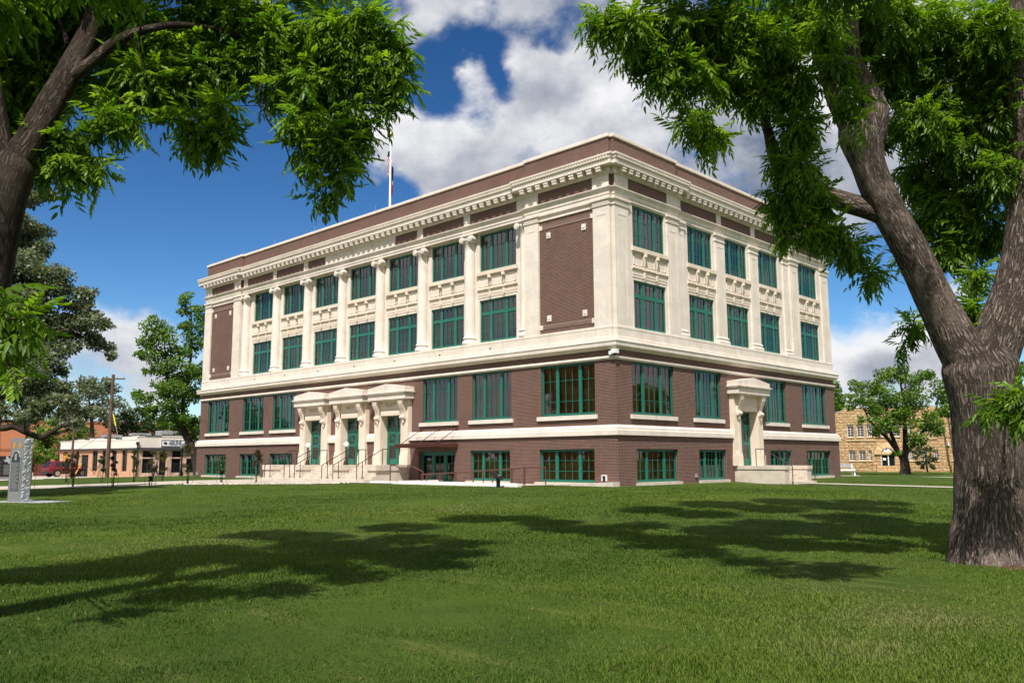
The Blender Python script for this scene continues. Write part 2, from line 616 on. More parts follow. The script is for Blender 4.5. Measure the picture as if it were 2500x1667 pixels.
def glass_mat():
    m, n = mat('window glass')
    tc = n.node('ShaderNodeTexCoord')
    wv = n.noise(tc.outputs['Object'], .9, 2, .5)
    bp = n.node('ShaderNodeBump', ins={'Height': wv, 'Distance': .02, 'Strength': .12})
    fr = n.node('ShaderNodeFresnel', ins={'IOR': 1.95})
    n.l.new(bp.outputs[0], fr.inputs['Normal'])
    gl = n.node('ShaderNodeBsdfGlossy', ins={'Color': (.95, .90, .95, 1), 'Roughness': .015})
    n.l.new(bp.outputs[0], gl.inputs['Normal'])
    tr = n.node('ShaderNodeBsdfTransparent', ins={'Color': (.88, .84, .80, 1)})
    mx = n.node('ShaderNodeMixShader')
    n.l.new(n.math('MULTIPLY', fr.outputs[0], 1.0, clamp=True), mx.inputs[0])
    n.l.new(tr.outputs[0], mx.inputs[1])
    n.l.new(gl.outputs[0], mx.inputs[2])
    out = n.node('ShaderNodeOutputMaterial')
    n.l.new(mx.outputs[0], out.inputs[0])
    return m
M['glass'] = glass_mat()

def blind_mat(name, c, pitch=.055, gap=.25):
    m, n = mat(name)
    uv = n.node('ShaderNodeUVMap')
    sp = n.node('ShaderNodeSeparateXYZ', ins={0: uv.outputs[0]})
    fr = n.math('FRACT', n.math('DIVIDE', sp.outputs[1], pitch))
    lin = n.math('PINGPONG', fr, .5)
    slat = n.step(lin, .05, .05+gap)
    nz = n.noise(uv.outputs[0], .8, 3, .5)
    col = n.mix(slat, tuple(x*.3 for x in c), c)
    col = n.mix(n.math('MULTIPLY', n.step(nz, .45, .65), .35), col, tuple(x*.55 for x in c))
    finish(n, col, .6, slat, .2, bdist=.01)
    return m
M['blind'] = blind_mat('wooden slat blind', (.60, .24, .055))
M['shade'] = blind_mat('grey slat blind', (.10, .085, .085))

def curtain_mat():
    m, n = mat('brown curtain')
    uv = n.node('ShaderNodeUVMap')
    st = n.node('ShaderNodeMapping', ins={'Vector': uv.outputs[0], 'Scale': (9, .4, 1)})
    nz = n.noise(st.outputs[0], 1.0, 3, .5)
    finish(n, n.mix(n.step(nz, .3, .7), (.10, .05, .03, 1), (.30, .19, .12, 1)), .9, nz, .1, bdist=.05)
    return m
M['curtain'] = curtain_mat()

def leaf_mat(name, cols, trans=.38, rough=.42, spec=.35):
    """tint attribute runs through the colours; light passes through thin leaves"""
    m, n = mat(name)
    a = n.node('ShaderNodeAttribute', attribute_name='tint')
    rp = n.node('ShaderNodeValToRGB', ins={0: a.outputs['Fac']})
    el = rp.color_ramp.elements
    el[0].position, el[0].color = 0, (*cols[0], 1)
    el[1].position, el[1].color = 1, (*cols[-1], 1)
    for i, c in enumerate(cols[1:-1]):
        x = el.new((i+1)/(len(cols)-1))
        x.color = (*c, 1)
    b = n.node('ShaderNodeBsdfPrincipled')
    n.l.new(rp.outputs[0], b.inputs['Base Color'])
    b.inputs['Roughness'].default_value = rough
    b.inputs['Specular IOR Level'].default_value = spec
    t = n.node('ShaderNodeBsdfTranslucent')
    n.l.new(n.mix(1.0, rp.outputs[0], (1.5, 1.6, .55, 1), 'MULTIPLY'), t.inputs[0])
    mx = n.node('ShaderNodeMixShader')
    mx.inputs[0].default_value = trans
    n.l.new(b.outputs[0], mx.inputs[1]); n.l.new(t.outputs[0], mx.inputs[2])
    out = n.node('ShaderNodeOutputMaterial')
    n.l.new(mx.outputs[0], out.inputs[0])
    return m
M['pecan'] = leaf_mat('pecan leaves', [(.046, .098, .005), (.092, .180, .009), (.150, .260, .014), (.25, .37, .03)], .5)
M['oak'] = leaf_mat('live oak leaves', [(.07, .09, .048), (.115, .14, .08), (.17, .195, .125), (.25, .275, .20)], .32, .45, .4)
M['elm'] = leaf_mat('bright tree leaves', [(.050, .110, .012), (.085, .165, .018), (.125, .22, .028), (.17, .27, .04)], .36)
M['dull'] = leaf_mat('dark tree leaves', [(.018, .040, .010), (.030, .062, .016), (.045, .085, .02), (.06, .105, .03)], .3)
M['sapling'] = leaf_mat('sapling leaves', [(.040, .05, .014), (.07, .075, .02), (.10, .085, .03), (.12, .07, .035)], .3)
M['sapred'] = leaf_mat('reddish sapling leaves', [(.045, .022, .014), (.06, .045, .018), (.075, .06, .02), (.10, .05, .03)], .3)
M['saporange'] = leaf_mat('orange leaves', [(.20, .08, .01), (.30, .12, .015), (.35, .16, .02), (.25, .12, .03)], .3)

def bark_mat(name, lo, hi, scale=1.0, dist=.05):
    m, n = mat(name)
    uv = n.node('ShaderNodeUVMap')
    tc = n.node('ShaderNodeTexCoord')
    wob = n.noise(tc.outputs['Object'], 3.0*scale, 3, .6)
    mp = n.node('ShaderNodeMapping', ins={'Vector': uv.outputs[0], 'Scale': (11*scale, 2.6*scale, 1), 'Rotation': (0, 0, .12)})
    v = n.vmath('ADD', mp.outputs[0], n.vmath('SCALE', (1.0, .6, 0), wob))
    v = n.vmath('MULTIPLY', v, (1.6, 1.25, 1))
    ra = n.noise(v, 1.0, 5, .6, .7)
    rb = n.noise(n.vmath('ADD', v, (7.3, 2.1, 0)), 2.3, 5, .62, .5)
    fa = n.math('ABSOLUTE', n.math('SUBTRACT', n.math('MULTIPLY', ra, 2.0), 1.0))
    fb = n.math('ABSOLUTE', n.math('SUBTRACT', n.math('MULTIPLY', rb, 2.0), 1.0))
    fine = n.noise(tc.outputs['Object'], 38*scale, 5, .7)
    h = n.math('ADD', n.math('MULTIPLY', n.step(fa, .0, .30), .62), n.math('MULTIPLY', n.step(fb, .0, .35), .30))
    h = n.math('ADD', h, n.math('MULTIPLY', fine, .32))
    big = n.noise(tc.outputs['Object'], 1.2, 4, .6)
    col = n.mix(n.step(h, .25, 1.0), lo, hi)
    col = n.mix(n.math('MULTIPLY', n.step(big, .5, .72), .45), col, tuple(x*1.35 for x in hi))
    col = n.mix(n.math('MULTIPLY', n.step(fine, .5, .7), .25), col, lo)
    finish(n, col, .95, h, .1, bdist=dist, bstr=1.0)
    return m
M['bark'] = bark_mat('furrowed bark', (.072, .055, .044), (.40, .32, .26))
M['barkdark'] = bark_mat('dark bark', (.035, .026, .02), (.15, .115, .09), 1.4, .03)
# ------------------------------------------------------------------ courthouse
LX, WY, CM, CR = -40.2, 23.4, -20.05, 11.7
court = empty('courthouse', (-20, 11, 0), 'large three storey red brick and cream limestone courthouse with green windows and ionic columns', 'courthouse')

WIN1 = [(-39.0, -35.7), (-33.7, -30.8), (-29.6, -26.7), (-13.55, -10.67), (-9.5, -6.6), (-4.58, -1.2)]
BAS = [(-38.98, -35.7), (-33.7, -30.8), (-29.6, -26.7), (-9.52, -6.6), (-4.62, -1.2)]
DOOR4 = (-13.72, -10.75)
RW1 = [(1.28, 4.75), (6.65, 9.25), (14.1, 16.7), (18.8, 22.15)]
RBA = [(1.34, 4.78), (6.68, 9.33), (14.2, 16.85), (18.8, 22.2)]
PC = (-24.07, -20.05, -16.05)           # portals of the main front
PR = 11.6                                # portal of the side front

def courthouse_walls():
    w = MB().frame('M')
    h = [(a, b, .10, 1.67) for a, b in BAS]+[(DOOR4[0], DOOR4[1], -.4, 1.66)]+[(c-.95, c+.95, .5, 2.4) for c in PC]
    w.wall(LX-.12, .12, -.5, 2.3, .12, h, .24)
    w.wall(LX, 0, 2.3, 6.4, 0, [(a, b, 3.25, 5.72) for a, b in WIN1]+[(c-.95, c+.95, 2.2, 3.8) for c in PC], .2)
    w.frame('R')
    w.wall(-.12, WY+.12, -.5, 2.3, .12, [(a, b, .10, 1.66) for a, b in RBA]+[(PR-.95, PR+.95, .5, 2.4)], .24)
    w.wall(0, WY, 2.3, 6.4, 0, [(a, b, 3.25, 5.72) for a, b in RW1]+[(PR-.95, PR+.95, 2.2, 3.8)], .2)
    w.frame('W')
    w.sweep([(0, WY), (LX, WY), (LX, 0)], [(.12, -.5), (.12, 2.3), (0, 2.3), (0, 6.4)], closed=False)
    w.build('wall', M['brick'], court, recalc=False)

    t = MB()
    wt = [(.0, 2.27), (.225, 2.285), (.225, 2.50), (.21, 2.52), (.165, 2.53), (.165, 2.63), (.15, 2.66), (.06, 2.745), (-.02, 2.755)]
    for seg in ([(PC[2]+1.5, 0), (0, 0), (0, PR-1.45)], [(0, PR+1.45), (0, WY), (LX, WY), (LX, 0), (PC[0]-1.5, 0)],
                [(PC[0]+1.5, 0), (PC[1]-1.5, 0)], [(PC[1]+1.5, 0), (PC[2]-1.5, 0)]):
        t.sweep(seg, wt, closed=False)
    t.build('water_table', M['stone'], court, recalc=False)
    rect = [(LX, 0), (0, 0), (0, WY), (LX, WY)]
    MB().sweep(rect, [(-.02, 5.73), (.05, 5.73), (.055, 5.78), (.11, 5.80), (.11, 5.845), (.07, 5.86), (.065, 5.90), (-.02, 5.92)]).build('string_course', M['stone'], court, recalc=False)
    MB().sweep(rect, [(-.02, 6.20), (.06, 6.21), (.10, 6.26), (.22, 6.30), (.245, 6.345), (.265, 6.35), (.27, 6.53), (.30, 6.55), (.30, 6.60), (.27, 6.63), (-.1, 6.66)]).build('belt_course', M['stone'], court, recalc=False)

N = .18
def notched(o, c=None):
    """plan of the upper storeys; o = how far the pavilions stand out, c = the middle parts"""
    x0, x1, y0, y1 = LX, 0.0, 0.0, WY
    P = [(x0-o, y0+N-o), (x0+N-o, y0+N-o), (x0+N-o, y0-o)]
    if c is not None:
        P += [(-34.6, y0-o), (-34.6, y0-c), (-5.6, y0-c), (-5.6, y0-o)]
    P += [(x1-N+o, y0-o), (x1-N+o, y0+N-o), (x1+o, y0+N-o)]
    if c is not None:
        P += [(x1+o, 5.5), (x1+c, 5.5), (x1+c, 17.9), (x1+o, 17.9)]
    P += [(x1+o, y1-N+o), (x1-N+o, y1-N+o), (x1-N+o, y1+o), (x0+N-o, y1+o), (x0+N-o, y1-N+o), (x0-o, y1-N+o)]
    return P

def upper_storeys():
    MB().sweep(notched(.07), [(0, 6.63), (.012, 6.72), (.012, 6.80), (0, 6.83), (0, 7.18), (.012, 7.2), (.012, 7.3), (0, 7.32), (-.9, 7.335)]).build('plinth', M['stone'], court, recalc=False)
    # stone walls behind the columns and beside the windows
    s = MB().frame('M')
    ups = [(CM+4*k-1.38, CM+4*k+1.38) for k in range(-3, 4)]
    s.wall(-34.6, -5.6, 7.3, 13.5, -.47, [(a, b, zz0, zz1) for a, b in ups for zz0, zz1 in ((7.42, 9.72), (11.28, 13.38))], .16)
    for u0, u1 in ((LX+N-.05, LX+1.13), (-35.57, -34.6), (-5.6, -4.63), (-1.13, -N+.05)):
        s.box(u0, u1, -.75, .05, 7.3, 13.2)
        # raised border of the pier's sunk panel
        a, b = u0+.17, u1-.17
        s.box(a, b, .05, .062, 12.62, 12.66); s.box(a, a+.04, .05, .062, 7.7, 12.62); s.box(b-.04, b, .05, .062, 7.7, 12.62)
    s.frame('R')
    s.wall(.1, 5.5, 7.3, 13.5, -.03, [(1.62, 4.36, a, b) for a, b in ((7.33, 9.67), (11.28, 13.36))], .15)
    s.wall(17.9, WY-.1, 7.3, 13.5, -.03, [(19.14, 21.78, a, b) for a, b in ((7.33, 9.67), (11.28, 13.36))], .15)
    rc = [(CR+3.8*k-1.24, CR+3.8*k+1.24) for k in (-1, 0, 1)]
    s.wall(5.5, 17.9, 7.3, 13.5, -.16, [(a, b, c, d) for a, b in rc for c, d in ((7.36, 9.68), (11.3, 13.36))], .15)
    for u0, u1 in ((N-.05, 1.2), (4.5, 5.5), (17.9, 18.95), (WY-1.2, WY-N+.05)):
        s.box(u0, u1, -.75, .05, 7.3, 13.2)
        a, b = u0+.17, u1-.17
        s.box(a, b, .05, .062, 12.62, 12.66); s.box(a, a+.04, .05, .062, 7.7, 12.62); s.box(b-.04, b, .05, .062, 7.7, 12.62)
    s.frame('W')
    s.box(-.55, -N+.06, N-.06, .55, 7.3, 13.6)            # the little post in the notch of the corner
    s.box(LX+N-.06, LX+.55, N-.06, .55, 7.3, 13.6)
    s.sweep([(-.01, WY), (LX, WY), (LX, .01)], [(.03, 7.3), (.03, 13.5)], closed=False)
    s.build('stone_wall', M['stone'], court)

    # brick panels of the pavilions
    for u0, u1 in ((LX+1.13, -35.57), (-4.63, -1.13)):
        b = MB().frame('M')
        b.quad((u0, -.05, 7.3), (u1, -.05, 7.3), (u1, -.05, 13.1), (u0, -.05, 13.1))
        b.mi = 1
        for z0, z1 in ((7.55, 7.77), (12.62, 12.84)):
            b.box(u0+.2, u1-.2, -.06, -.03, z0, z1)
        p = b.build('brick_panel', [M['brick'], M['soldier']], court)
        for u in (u0+.1, u1-.1):
            for z in (7.66, 12.73):
                MB().frame('M').box(u-.1, u+.1, -.06, -.015, z-.115, z+.115).build('corner_block', M['stone'], p)
        for u in (u0+.62, u1-.62):
            for z in (8.08, 12.28):
                r = MB().frame('M')
                r.box(u-.13, u+.13, -.06, -.01, z-.15, z+.15)
                r.cyl((u, -.02, z), (u, .012, z), .085, .06, n=12)
                r.build('roundel_block', M['stone'], p)

    # capitals of the pavilion piers, run across the panels
    prof = [(-.3, 13.03), (.0, 13.05), (.045, 13.07), (.045, 13.12), (.01, 13.13), (.01, 13.24), (.06, 13.30), (.10, 13.33), (.10, 13.43), (-.3, 13.46)]
    def band(kind, u0, u1, o):
        cap = MB()
        pts = {'M': [(u0, .5), (u0, -o), (u1, -o), (u1, .5)], 'R': [(-.5, u0), (o, u0), (o, u1), (-.5, u1)]}[kind]
        cap.sweep(pts, prof, closed=False)
        cap.frame(kind)
        for i in range(11):
            x = u0+.05+(u1-u0-.1)*i/10
            cap.box(x-.026, x+.026, .055, .10, 13.15, 13.24)
        cap.build('pier_capital', M['stone'], court)
    for u0, u1 in ((LX+N-.05, LX+1.13), (-35.57, -34.6), (-5.6, -4.63), (-1.13, -N+.05)):
        band('M', u0, u1, .05)
    for u0, u1 in ((LX+1.13, -35.57), (-4.63, -1.13)):
        MB().sweep([(u0, .04), (u1, .04)], prof, closed=False).build('panel_cornice', M['stone'], court)
    for u0, u1 in ((N-.05, 1.2), (4.5, 5.5), (17.9, 18.95), (WY-1.2, WY-N+.05)):
        band('R', u0, u1, .05)

def spandrel(kind, a, b, o, z0, z1):
    """panelled stone between two rows of windows, with hanging garlands on fluted drops"""
    p = MB().frame(kind)
    p.box(a-.14, b+.14, o-.05, o+.13, z1-.20, z1)                   # sill
    p.box(a-.10, b+.10, o-.05, o+.05, z1-.28, z1-.20)
    zt = z0+.60
    p.prism([(o-.02, zt-.09), (o+.03, zt-.08), (o+.085, zt-.03), (o+.085, zt+.03), (o+.03, zt+.08), (o-.02, zt+.09)], 'u', a-.12, b+.12)
    for k, (q0, q1) in enumerate(((.14, .20), (.27, .33))):
        p.box(a-.1, b+.1, o-.02, o+.02+.012*k, z0+q0, z0+q1+.05)
    w = b-a
    xs = (a, a+w*.31, a+w*.69, b)
    for i in range(3):                                               # three sunk panels with raised frames
        l, r_ = xs[i]+(.1 if i else .02), xs[i+1]-(.1 if i < 2 else .02)
        zb, zh = zt+.12, z1-.34
        for q in ((l, r_, zb, zb+.045), (l, r_, zh-.045, zh), (l, l+.045, zb, zh), (r_-.045, r_, zb, zh)):
            p.box(q[0], q[1], o-.02, o+.032, q[2], q[3])
    for x in xs[1:3]:
        p.cyl((x, o+.12, z1-.24), (x, o+.12, z1-.40), .10, .10, n=10)
        p.lathe((x, o+.05, 0), [(.0, zt+.02), (.045, zt+.05), (.05, zt+.25), (.10, zt+.55), (.115, z1-.42), (.10, z1-.3), (.0, z1-.24)], n=8)
        p.box(x-.11, x+.11, o-.02, o+.12, zt-.07, zt+.02)
        p.box(x-.07, x+.07, o-.02, o+.09, z0+.18, zt-.10)
        p.cyl((x, o+.05, z0+.18), (x, o+.05, z0+.02), .05, .02, n=8)
    p.build('spandrel', M['carved'], court)

def entablature():
    E = notched(.05, -.10)
    arch = [(-.45, 13.44), (-.02, 13.44), (-.02, 13.58), (.012, 13.59), (.012, 13.75), (.045, 13.77), (.05, 13.80), (.09, 13.84), (.13, 13.89), (.13, 13.93), (.0, 13.97)]
    MB().sweep(E, arch).build('architrave', M['stone'], court, recalc=False)
    MB().sweep(E, [(0, 13.95), (0, 14.64)]).build('frieze', M['brick'], court, recalc=False)
    def wreath_block(kind, u0, u1):
        k = MB().frame(kind)
        k.box(u0, u1, -.1, .065, 13.95, 14.62)
        m = (u0+u1)/2
        for i in range(9):
            t = pi+pi*i/8
            k.cyl((m+.20*cos(t), .06, 14.30+.17*sin(t)), (m+.20*cos(t), .10, 14.30+.17*sin(t)), .055, .03, n=6)
        k.cyl((m, .06, 14.36), (m, .10, 14.36), .09, .05, n=10)
        k.build('frieze_block', M['stone'], court)
    def plain_block(kind, u, w, disc=True):
        k = MB().frame(kind)
        k.box(u-w, u+w, -.2, -.085, 13.95, 14.62)
        if disc: k.cyl((u, -.09, 14.25), (u, -.06, 14.25), .17, .15, n=16)
        return k.build('frieze_block', M['stone'], court)
    for u0, u1 in ((LX+N-.045, LX+1.13), (-35.57, -34.605), (-5.595, -4.63), (-1.13, -N+.045)):
        wreath_block('M', u0, u1)
    for u0, u1 in ((N-.045, 1.2), (4.5, 5.495), (17.905, 18.95), (WY-1.2, WY-N+.045)):
        wreath_block('R', u0, u1)
    for j in (-14.05, -10, -6, 6, 10, 14.05):
        plain_block('M', CM+j, .26)
    for u in (5.75, CR-1.9, CR+1.9, 17.65):
        plain_block('R', u, .24, False)
    tb = MB().frame('M')
    tb.box(CM-3.7, CM+3.7, -.2, -.085, 13.95, 14.62)
    blk = tb.build('name_tablet', M['stone'], court)
    text_mesh('TAYLOR  COVNTY', .46, .02, 'lettering', M['carved'], blk, (CM, .080, 14.27), (1, 0, 0), width=6.3)

    c = MB()
    c.sweep(E, [(-.05, 14.545), (.05, 14.55), (.06, 14.57), (.10, 14.60), (.10, 14.87), (.40, 14.88), (.43, 14.885), (.43, 15.10), (.46, 15.11), (.46, 15.135), (.47, 15.14),
                (.475, 15.18), (.50, 15.27), (.53, 15.29), (.535, 15.38), (.10, 15.43), (-.25, 15.44)])
    # modillions under the corona
    def row(kind, u0, u1, o, step=.54):
        c.frame(kind)
        n = max(1, int(round((u1-u0)/step)))
        for i in range(n):
            u = u0+(u1-u0)*(i+.5)/n
            c.box(u-.15, u+.15, o+.09, o+.40, 14.76, 14.875)
            c.box(u-.135, u+.135, o+.09, o+.375, 14.635, 14.76)
        c.frame('W')
    def eggs(kind, u0, u1, o, step=.17):
        c.frame(kind)
        c.mi = 1
        n = max(1, int(round((u1-u0)/step)))
        for i in range(n):
            u = u0+(u1-u0)*(i+.5)/n
            c.box(u-.05, u+.05, o+.47, o+.512, 15.145, 15.275)
        c.mi = 0
        c.frame('W')
    row('M', LX+N+.1, -34.5, .05); row('M', -34.1, -6.1, -.10); row('M', -5.7, -N-.02, .05)
    row('R', N+.02, 5.55, .05); row('R', 5.95, 17.45, -.10); row('R', 17.85, WY-N-.02, .05)
    eggs('M', LX+N-.4, -34.2, .05); eggs('M', -34.0, -6.2, -.10); eggs('M', -6.0, -N+.4, .05)
    eggs('R', N-.4, 5.9, .05); eggs('R', 6.1, 17.3, -.10); eggs('R', 17.5, WY-N+.4, .05)
    c.build('cornice', [M['stone'], M['carved']], court)
    P = notched(.0, -.14)
    MB().sweep(P, [(0, 15.38), (0, 16.40)]).build('parapet', M['brick'], court, recalc=False)
    MB().sweep(P, [(-.02, 16.38), (.05, 16.385), (.07, 16.40), (.07, 16.53), (.05, 16.55), (-.33, 16.60), (-.36, 16.56), (-.34, 15.9)]).build('coping', M['stone'], court, recalc=False)
    rf = MB()
    rf.quad((LX+.2, .3, 15.9), (-.3, .3, 15.9), (-.3, WY-.3, 15.9), (LX+.2, WY-.3, 15.9))
    rf.build('roof', M['roof'], court, recalc=False)
    lr = MB()
    for u in (-39.3, -34.5, -30.1, -25.0, -18.3, -14.0, -5.0):
        lr.cyl((u, .02, 16.55), (u, .02, 16.86), .012, .006, n=5)
    for v in (6.0, 13.4, 20.0):
        lr.cyl((-.03, v, 16.55), (-.03, v, 16.86), .012, .006, n=5)
    lr.build('lightning_rod', M['grey'], court)

def column(u):
    c = MB().frame('M')
    o = -.34
    c.lathe((u, o, 7.335), [(.0, 0), (.415, 0), (.42, .06), (.42, .15), (.40, .20), (.35, .23), (.335, .28), (.345, .31), (.375, .33), (.38, .37), (.365, .41), (.325, .43), (.315, .47),
                           (.315, 1.2), (.312, 2.4), (.302, 3.8), (.285, 5.2), (.275, 5.62), (.30, 5.64), (.30, 5.68)], n=28)
    c.build('column', M['column'], court)

def capital(u):
    c = MB().frame('M')
    o = -.34
    c.lathe((u, o, 0), [(.275, 13.0), (.30, 13.02), (.36, 13.12), (.37, 13.2), (.3, 13.24)], n=20)
    c.box(u-.40, u+.40, o-.38, o+.38, 13.355, 13.44)
    c.box(u-.36, u+.36, o-.31, o+.31, 13.28, 13.355)
    for s in (-1, 1):
        x = u+.335*s
        c.cyl((x, o-.36, 13.165), (x, o+.36, 13.165), .185, n=18)
        for q in (-1, 1):
            c.cyl((x, o+.36*q, 13.165), (x, o+.385*q, 13.165), .16, .15, n=18)
            c.cyl((x, o+.385*q, 13.165), (x, o+.392*q, 13.165), .105, .10, n=14)
            c.cyl((x, o+.392*q, 13.165), (x, o+.41*q, 13.165), .05, .04, n=10)
    for i in range(5):
        x = u-.16+.08*i
        c.sphere((x, o+.33, 13.19), .045, n=6)
    c.build('capital', M['column'], court)

def pilasters():
    for u, w in ((CR-1.9, .47), (CR+1.9, .47), (5.86, .36), (17.54, .36)):
        p = MB().frame('R')
        p.box(u-w, u+w, -.5, -.06, 7.33, 13.10)
        pts = [(-.5, u-w), (-.06, u-w), (-.06, u+w), (-.5, u+w)]
        p.frame('W')
        p.sweep(pts, [(-.05, 7.33), (.10, 7.33), (.105, 7.44), (.08, 7.50), (.04, 7.53), (.035, 7.58), (.06, 7.60), (.06, 7.66), (.03, 7.70), (0, 7.72)], closed=False)
        p.sweep(pts, [(0, 12.98), (.04, 13.0), (.04, 13.05), (.01, 13.07), (.01, 13.2), (.06, 13.27), (.09, 13.31), (.09, 13.43), (-.1, 13.45)], closed=False)
        p.frame('R')
        p.box(u-w+.13, u+w-.13, -.06, -.048, 12.66, 12.78)
        p.box(u-w+.13, u-w+.165, -.06, -.05, 7.9, 12.66); p.box(u+w-.165, u+w-.13, -.06, -.05, 7.9, 12.66)
        p.build('pilaster', M['stone'], court)

def window(kind, a, b, z0, z1, o, rows, transom=None, fill='shade', sill=True, side=None, drop=0.14):
    """three lights: two panes wide, three panes wide, two panes wide; o = outward distance of the frame's face"""
    f = MB().frame(kind)
    t, mw, d = .085, .17, .09
    f.box(a, b, o-d, o, z0, z0+t+.02); f.box(a, b, o-d, o, z1-t, z1)
    f.box(a, a+t, o-d, o, z0+t+.02, z1-t); f.box(b-t, b, o-d, o, z0+t+.02, z1-t)
    w = b-a
    m1, m2 = a+w*.29, b-w*.29
    for m in (m1, m2):
        f.box(m-mw/2, m+mw/2, o-d, o-.004, z0+t+.02, z1-t)
    lights = [(a+t, m1-mw/2, 2), (m1+mw/2, m2-mw/2, 3), (m2+mw/2, b-t, 2)]
    zb, zt = z0+t+.02, z1-t
    spans = [(zb, zt)]
    if transom:
        f.box(a+t, m1-mw/2, o-d, o-.008, transom-.075, transom+.075)
        f.box(m1+mw/2, m2-mw/2, o-d, o-.008, transom-.075, transom+.075)
        f.box(m2+mw/2, b-t, o-d, o-.008, transom-.075, transom+.075)
        spans = [(zb, transom-.075), (transom+.075, zt)]
    bw = .011
    for l, r_, n in lights:
        for s0, s1 in spans:
            for q in ((l, l+.014, s0, s1), (r_-.014, r_, s0, s1), (l+.014, r_-.014, s0, s0+.025), (l+.014, r_-.014, s1-.018, s1)):
                f.box(q[0], q[1], o-d+.01, o-.022, q[2], q[3])
        for i in range(1, n):
            x = l+(r_-l)*i/n
            for s0, s1 in spans:
                f.box(x-bw, x+bw, o-d+.02, o-.03, s0+.035, s1-.03)
        for z in rows:
            f.box(l+.03, r_-.03, o-d+.022, o-.032, z-bw, z+bw)
    win = f.build('window', M['green'], court)
    g = MB().frame(kind)
    g.quad((a+t*.6, o-.055, zb-.03), (b-t*.6, o-.055, zb-.03), (b-t*.6, o-.055, zt+.03), (a+t*.6, o-.055, zt+.03))
    pane = g.build('pane', M['glass'], win, recalc=False)
    want = Vector((0, -1, 0)) if kind == 'M' else Vector((1, 0, 0))
    if pane.data.polygons[0].normal.dot(want) < 0:
        pane.data.flip_normals()
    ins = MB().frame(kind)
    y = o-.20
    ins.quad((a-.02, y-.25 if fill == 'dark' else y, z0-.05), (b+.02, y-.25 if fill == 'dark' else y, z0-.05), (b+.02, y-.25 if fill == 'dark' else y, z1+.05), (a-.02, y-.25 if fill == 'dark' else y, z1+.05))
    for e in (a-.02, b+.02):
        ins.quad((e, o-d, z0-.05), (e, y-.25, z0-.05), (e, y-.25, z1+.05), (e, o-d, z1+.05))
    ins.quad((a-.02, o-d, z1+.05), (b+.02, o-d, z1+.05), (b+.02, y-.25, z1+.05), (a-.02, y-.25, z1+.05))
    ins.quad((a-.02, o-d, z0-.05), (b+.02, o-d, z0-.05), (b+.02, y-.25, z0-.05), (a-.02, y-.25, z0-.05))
    ins.build('blind', {'shade': M['shade'], 'blind': M['blind'], 'dark': M['darkroom']}[fill], win, recalc=False)  # dark fill: no blind, the unlit room's gloom put into the sheet's colour
    if side:
        q = MB().frame(kind)
        u0 = a+.12 if side < 0 else b-.62
        n = 14
        for i in range(n):
            x0, x1 = u0+.5*i/n, u0+.5*(i+1)/n
            y0, y1 = o-.135+.03*(-1)**i, o-.135+.03*(-1)**(i+1)
            q.quad((x0, y0, z0), (x1, y1, z0), (x1, y1, z1), (x0, y0, z1))
        q.build('curtain', M['curtain'], win, recalc=False)
    if sill:
        s = MB().frame(kind)
        s.box(a-.21, b+.14, o-.15, o+.20, z0-.20, z0)
        s.build('sill', M['stone'], win)
    return win

def all_windows():
    r1 = (3.95, 4.95)
    for i, (a, b) in enumerate(WIN1):
        window('M', a, b, 3.25, 5.72, -.10, r1, fill='blind' if i >= 4 else 'dark', side=None)
    for i, (a, b) in enumerate(BAS):
        window('M', a, b, .12, 1.66, -.03, (.645, 1.14), fill='blind' if i >= 3 else ('blind' if i == 0 else 'dark'), sill=False)
        MB().frame('M').box(a-.26, b+.08, -.1, .22, -.12, .12).build('sill', M['concrete'], court)
    for i, (a, b) in enumerate(RW1):
        window('R', a, b, 3.25, 5.72, -.10, r1, fill='blind' if i == 0 else 'dark')
    for i, (a, b) in enumerate(RBA):
        window('R', a, b, .12, 1.65, -.03, (.645, 1.14), fill='blind' if i == 0 else 'dark', sill=False)
        MB().frame('R').box(a-.1, b+.2, -.1, .22, -.22, .12).build('sill', M['concrete'], court)
    for k in range(-3, 4):
        u = CM+4*k
        window('M', u-1.38, u+1.38, 7.42, 9.72, -.56, (7.42+.62, 7.42+1.08), transom=8.98, fill='shade', sill=False, side=-1)
        window('M', u-1.38, u+1.38, 11.28, 13.38, -.56, (11.97, 12.66), fill='dark', sill=False, side=-1)
        spandrel('M', u-1.38, u+1.38, -.47, 9.72, 11.28)
    for k in (-1, 0, 1):
        u = CR+3.8*k
        window('R', u-1.24, u+1.24, 7.36, 9.68, -.26, (7.98, 8.44), transom=8.95, fill='shade', sill=False, side=1)
        window('R', u-1.24, u+1.24, 11.3, 13.36, -.26, (11.97, 12.66), fill='dark', sill=False, side=1)
        spandrel('R', u-1.24, u+1.24, -.16, 9.68, 11.3)
    for a, b in ((1.62, 4.36), (19.14, 21.78)):
        window('R', a, b, 7.33, 9.67, -.13, (7.96, 8.42), transom=8.93, fill='shade', sill=False)
        window('R', a, b, 11.28, 13.36, -.13, (11.97, 12.66), fill='dark', sill=False)
        spandrel('R', a, b, -.03, 9.67, 11.28)

